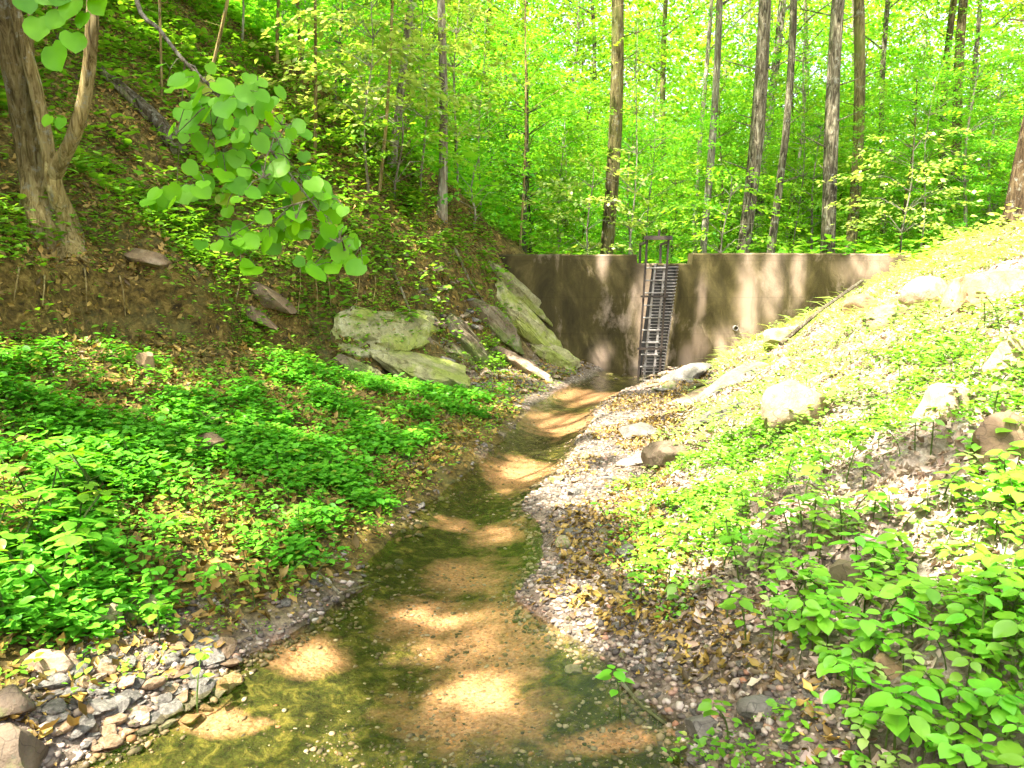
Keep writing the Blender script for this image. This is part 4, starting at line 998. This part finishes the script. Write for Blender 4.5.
stem([g0 + Vector((.02, -.1, -.45)), g0 + Vector((0, -.02, .0)), loc(36, 180, YR), loc(29, 140, YR), loc(16, 70, YR - .1), loc(3, 0, YR - .2), loc(-30, -160, YR - .5), loc(-50, -330, YR - .8)], [31 * k7, 21 * k7, 16 * k7, 15 * k7, 14 * k7, 12 * k7, 9 * k7, 5 * k7], 'trunk')
stem([g2 + Vector((.08, -.12, -.4)), g2 + Vector((0, 0, .0)), loc(56, 190, YR - .1), loc(48, 150, YR - .1), loc(35, 85, YR - .15), loc(18, 20, YR - .2), loc(8, -40, YR - .3), loc(10, -250, YR - .8)], [24 * k7, 14 * k7, 9 * k7, 8 * k7, 7 * k7, 6 * k7, 5 * k7, 3 * k7], 'stem')
stem([loc(48, 190, YR - .08), loc(60, 163, YR - .15), loc(76, 130, YR - .2), loc(87, 85, YR - .2), loc(92, 30, YR - .25), loc(94, -20, YR - .3), loc(110, -200, 6.0), loc(150, -330, 5.0)], [8 * k7, 8 * k7, 7.5 * k7, 7 * k7, 6.5 * k7, 6 * k7, 4 * k7, 3 * k7], 'stem')
stem([loc(46, 205, YR + .08), loc(34, 90, YR + .1), loc(30, 20, YR + .1), loc(28, -60, YR)], [5 * k7, 3 * k7, 2.5 * k7, 2 * k7], 'stem', n=8)
# the drooping branch
br = [loc(150, -330, 5.0), loc(120, -150, 4.6), loc(135, -5, 4.2), loc(160, 30, 4.0), loc(185, 62, 3.85), loc(225, 100, 3.7), loc(270, 150, 3.6), loc(310, 200, 3.55), loc(345, 250, 3.5)]
stem(br, [.02, .017, .012, .010, .009, .007, .005, .004, .002], 'branch', B_PALE, 8, .05)
rr_ = np.random.default_rng(77); P_, F_, U_, S_ = [], [], [], []
tw = MB()
LEAFPTS = [(175, 190, 6), (205, 80, 5), (240, 105, 9), (250, 130, 9), (215, 130, 7), (200, 175, 6), (280, 140, 8), (265, 175, 10), (235, 190, 8), (225, 235, 6), (245, 255, 4), (300, 180, 9), (290, 215, 9),
           (320, 215, 8), (335, 240, 7), (310, 265, 5), (350, 262, 4), (270, 225, 6), (230, 155, 8), (180, 125, 3), (195, 100, 5), (330, 195, 5), (255, 85, 5), (285, 120, 4), (165, 70, 2), (360, 250, 3), (215, 95, 5)]
for (u, v, n) in LEAFPTS:
    a = loc(u + rr_.normal() * 4, v + rr_.normal() * 4, 3.65 + rr_.normal() * .15)
    j = min(range(3, len(br)), key=lambda q: (br[q] - a).length + (0.4 if br[q].z < a.z - .1 else 0)); tw.tube([br[j], br[j].lerp(a, .5) + Vector((0, 0, .03)), a], [.004, .003, .0015], 5)
    for _ in range(int(n * 1.45)):
        p = loc(u + rr_.normal() * 13, v + rr_.normal() * 10, 3.65 + rr_.normal() * .14)
        tw.tube([a, a.lerp(p, .6) + Vector((0, 0, .015)), p], [.0026, .0018, .0012], 5)
        P_.append(p[:]); F_.append((rr_.normal() * .8 + .15, -.35 + rr_.normal() * .6, -.55 - .5 * rr_.random())); U_.append((rr_.normal() * .35, -.75 + rr_.normal() * .2, .85)); S_.append(.045 + .055 * rr_.random())
link('twigs', tw.mesh('twigs', B_WOOD, True), parent=red)
link('hanging_leaves', leaves('hanging_leaves', np.array(P_), np.array(F_), np.array(U_), np.array(S_), T_HEART, L_REDBUD, 1.05), parent=red)
# leaves at the top left corner on a short twig
P_, F_, U_, S_ = [], [], [], []; tw = MB(); a0 = loc(92, -30, 5.9)
tw.tube([loc(94, -20, 6.7), loc(90, -60, 5.2), loc(70, -20, 4.4), loc(50, 20, 4.3), loc(65, 55, 4.25)], [.012, .008, .006, .004, .002], 6)
for (u, v, s) in [(52, 58, 1.15), (38, 30, 1), (60, 25, .8), (75, 10, 1), (95, 8, .9), (40, 5, .8), (85, 25, .7), (72, 45, .9), (22, 10, .8), (100, -5, 1), (60, -5, 1), (62, 130, .5), (50, 128, .4)]:
    p = loc(u, v - 12, 4.25 if v < 100 else 6.5)
    tw.tube([loc(60, min(v, 50) - 18, 4.3) if v < 100 else loc(60, 163, 6.8), p], [.002, .001], 4)
    P_.append(p[:]); F_.append((rr_.normal() * .6, -.3, -.8)); U_.append((rr_.normal() * .3, -.8, .7)); S_.append(.13 * s if v < 100 else .1)
link('twigs', tw.mesh('twigs', B_WOOD, True), parent=red)
link('corner_leaves', leaves('corner_leaves', np.array(P_), np.array(F_), np.array(U_), np.array(S_), T_HEART, L_REDBUD, 1.05), parent=red)

# ------------------------------------------------------------------ unseen canopy over hillside and stream, leaves culled to shape shade and sun patches
def lit_ground(x, y):
    """chance that the ground at x, y gets sun through the canopy"""
    n = fbm(x * 1.15, y * 1.15, 120, 3); n2 = fbm(x * 2.6, y * 2.6, 131, 3)
    want = np.full(x.shape, .36)
    xl, xr, xt, xf = XL(y), XR(y), XT(y), XF(y)
    want = np.where(x > xl - .2, .5, want)                       # stream
    want = np.where(x > xr - .1, .52, want)                      # gravel bar
    want = np.where((x > xt + .1) & (y > 4.0), .95, want)        # right slope
    want = np.where((x > xt) & (y <= 4.0), .68, want)
    want = np.where((x > xr) & (x < xt + .8) & (y < 3.5), .34, want)
    want = np.where(x < xl - .3, .47, want)                      # left floor
    want = np.where(x < xf + .2, .30, want)                      # hillside
    want = np.where((x < xf + .5) & (y > 8) & (y < 12.8), .47, want)
    g = .62 * n + .38 * n2
    return g < want * .62 + .19
GAPS = [(SX, SY, SU, SV) for SX, SY, SU, SV in [(480, 690, 60, 26), (420, 655, 42, 20), (450, 608, 52, 20), (430, 520, 26, 12), (300, 655, 32, 16), (540, 470, 40, 8), (560, 425, 50, 8), (590, 396, 46, 6),
        (575, 600, 40, 40), (565, 500, 24, 30), (640, 405, 46, 14), (285, 385, 34, 14), (310, 410, 24, 10), (230, 470, 18, 10), (30, 660, 40, 22), (170, 655, 60, 10), (470, 355, 26, 22), (215, 540, 40, 10), (450, 330, 20, 12),
        (600, 740, 30, 8), (90, 730, 40, 12), (352, 195, 34, 22), (405, 225, 20, 14), (180, 420, 40, 14), (60, 480, 50, 14), (120, 560, 50, 16), (250, 715, 26, 8)]]
gap_w = []
for (u, v, ru, rv) in GAPS:
    p = ground_at(u, v); k = p.y / FPX; ry = abs(ground_at(u, v - rv).y - p.y)
    gap_w.append((p.x, p.y, ru * k, min(max(ry, .06), .9)))
WALLG = [(645, 320, 7, 40), (602, 262, 5, 14), (601, 352, 7, 12), (748, 305, 8, 42), (740, 350, 10, 14), (770, 290, 7, 30), (800, 276, 5, 22), (870, 272, 26, 16), (700, 340, 8, 18), (688, 360, 7, 12), (722, 280, 5, 16), (815, 262, 10, 8), (660, 320, 8, 50), (735, 256, 100, 3)]
wall_w = [(at_depth(u, v, WY).x, at_depth(u, v, WY).z, (ru * 1.9 + 7) * WY / FPX, (rv * 1.15 + 5) * WY / FPX) for u, v, ru, rv in WALLG]
r = np.random.default_rng(99)
NC = 9000
zc = r.uniform(9.2, 13.5, NC); sxz, syz = SUN[0] / SUN[2], SUN[1] / SUN[2]
tx = r.uniform(-10.5, 8.0, NC); ty = r.uniform(-1.0, 15.0, NC)
gz = h(tx, ty); cx = tx + sxz * (zc - gz); cyy = ty + syz * (zc - gz); 
def blocked_ok(X, Y, Z):
    """False where a leaf would cover a gap"""
    # sun path: point + s*(-SUN); wall first?
    s = (WY - Y) / (-SUN[1]) ; wx = X - SUN[0] * s; wz = Z - SUN[2] * s
    hitw = (wx > DX0) & (wx < DX1) & (wz < DT) & (s > 0)
    gx, gy = X.copy(), Y.copy(); zz = np.zeros_like(X)
    for _ in range(4):
        gx = X - sxz * (Z - zz); gy = Y - syz * (Z - zz); zz = h(gx, np.minimum(gy, 12.7), False)
    hitw &= gy > WY
    lit = lit_ground(gx, gy) & ~hitw
    for (a, b, ra, rb2) in gap_w: lit |= (((gx - a) / ra) ** 2 + ((gy - b) / rb2) ** 2 < 1) & ~hitw
    for (a, b, ra, rb2) in wall_w: lit |= (((wx - a) / ra) ** 2 + ((wz - b) / rb2) ** 2 < 1) & hitw
    kz = (Z - 2.3); bx = X - sxz * kz; by = Y - syz * kz
    onb = ((bx + 1.15) / .75) ** 2 + ((by - 3.6) / .7) ** 2 < 1
    lit &= ~(onb & (fbm(bx * 5, by * 5, 9) < .75))
    return ~lit
keepc = (cx > -16) & (cyy < 13)
cx, cyy, zc = cx[keepc], cyy[keepc], zc[keepc]
nl = 24
A = r.random((len(cx), nl)) * 6.28; Rr = .55 * np.sqrt(r.random((len(cx), nl)))
LX = (cx[:, None] + np.cos(A) * Rr).ravel(); LY = (cyy[:, None] + np.sin(A) * Rr).ravel(); LZ = (zc[:, None] + r.normal(size=A.shape) * .12).ravel()
ok = blocked_ok(LX, LY, LZ); LX, LY, LZ = LX[ok], LY[ok], LZ[ok]
print('canopy leaves', len(LX))
sh = [(-8.2, 1.0), (-9.0, 5.5), (-11.0, 9.5), (-6.3, -2.5), (-2.8, -4.5), (-12.2, 3.0), (2.2, -3.5), (-5.9, 3.2)]
dist = np.stack([(LX - a) ** 2 + (LY - b) ** 2 for a, b in sh]); own = dist.argmin(0)
shl = 'unseen shade tree, its crown shaped to cast shade and sun patches below'
for i, (a, b) in enumerate(sh):
    z0 = hz(a, b); o = empty('tree', (a, b, z0), label=shl, cat='tree', group='unseen shade trees around the stream')
    k = own == i; n = int(k.sum())
    P_ = np.stack([LX[k] - a, LY[k] - b, LZ[k] - z0], -1)
    tr = spine((0, 0, -.4), (.3, .2, 13 - z0), 12, .25, i); mb_ = MB(); mb_.tube(tr, [.19 * (1.15 - .8 * j / 11) for j in range(12)], 12, .1, i)
    idx = r.integers(0, max(n, 1), 26)
    for j in idx:
        if n == 0: break
        e = Vector(P_[j]); s0 = tr[6 + int(r.integers(0, 4))]; mb_.tube([s0, s0.lerp(e, .5) + Vector((0, 0, .3)), e], [.06, .035, .008], 6)
    link('trunk', mb_.mesh('trunk', B_MOSS, True), parent=o)
    if n:
        f = r.normal(size=(n, 3)); f[:, 2] = f[:, 2] * .3 - .2; up = np.tile([0, 0, 1.], (n, 1)) + r.normal(size=(n, 3)) * .3
        link('crown', leaves('crown', P_, f, up, .13 * (.7 + .6 * r.random(n)), T_QUAD, L_CANOPY, 1.2), parent=o)

# ------------------------------------------------------------------ dead wood
def log(pts, rad, name, label, cat, mat=B_WOOD, n=10, lump=.15):
    mb_ = MB(); c = pts[0].copy(); P2 = []
    for i in range(len(pts) - 1):
        for k in range(3): P2.append(pts[i].lerp(pts[i + 1], k / 3) - c)
    P2.append(pts[-1] - c); m_ = len(P2)
    mb_.tube(P2, [rad * (1 - .45 * i / m_) for i in range(m_)], n, lump, int(c.x * 10) % 50)
    return tag(link(name, mb_.mesh(name, mat, True), loc=c), label, cat)
def gp(u, v, dz=.05): p = ground_at(u, v); p.z += dz; return p
log([gp(182, 158, .03), gp(160, 130, .08), gp(138, 108, .08), gp(112, 84, .05)], .10, 'fallen_log', 'old split log lying on the hillside left of the redbud leaves', 'log')
log([gp(100, 72, .03), gp(125, 100, .07), gp(150, 125, .05)], .05, 'fallen_log', 'thinner log lying along the old split log', 'log')
log([gp(480, 165), gp(520, 195, .3), gp(560, 222, .2)], .06, 'fallen_log', 'grey fallen trunk on the shaded ground behind the left end of the dam', 'log')
log([gp(622, 690, .03), gp(640, 710, .02), gp(664, 728, .02)], .008, 'stick', 'thin brown stick on the mud at the right of the stream pool', 'stick', n=6)
log([gp(300, 560, .03), gp(340, 600, .02), gp(370, 590, .03)], .008, 'stick', 'crooked stick at the left water edge', 'stick', n=6)
log([gp(255, 640, .03), gp(235, 622, .04), gp(215, 606, .02)], .006, 'stick', 'thin twig on the gravel right of the olive stones', 'stick', n=6)
log([gp(385, 262, .08), gp(400, 290, .05), gp(412, 320, .05)], .02, 'fallen_branch', 'pale broken branch hanging down the left bank', 'branch', n=7)
log([gp(455, 255, .1), gp(470, 285, .05), gp(490, 315, .05)], .02, 'fallen_branch', 'pale branch beside the scree near the dam', 'branch', n=7)
log([gp(780, 352, .1), gp(820, 325, .2), gp(862, 290, .15)], .035, 'fallen_branch', 'weathered branch lying up the slope in front of the dam', 'branch', n=8)
log([gp(690, 392, .05), gp(735, 385, .08), gp(770, 362, .08)], .03, 'fallen_branch', 'dark branch on the rocks at the foot of the right slope', 'branch', n=8)
# roots out of the cut bank
for i, u in enumerate([20, 45, 85, 120, 215, 240, 300, 315, 325, 340, 360, 375]):
    a = gp(u, 272 + (i * 7) % 14, .03); b = gp(u + (i % 5) * 4 - 6, 305 + (i * 5) % 18, .03)
    o = log([a, a.lerp(b, .4) + Vector((.03, -.04, .02)), b], .008, 'root', 'thin root hanging out of the cut soil bank on the left', 'root', B_TAN, 6); o['group'] = 'roots hanging from the soil bank'
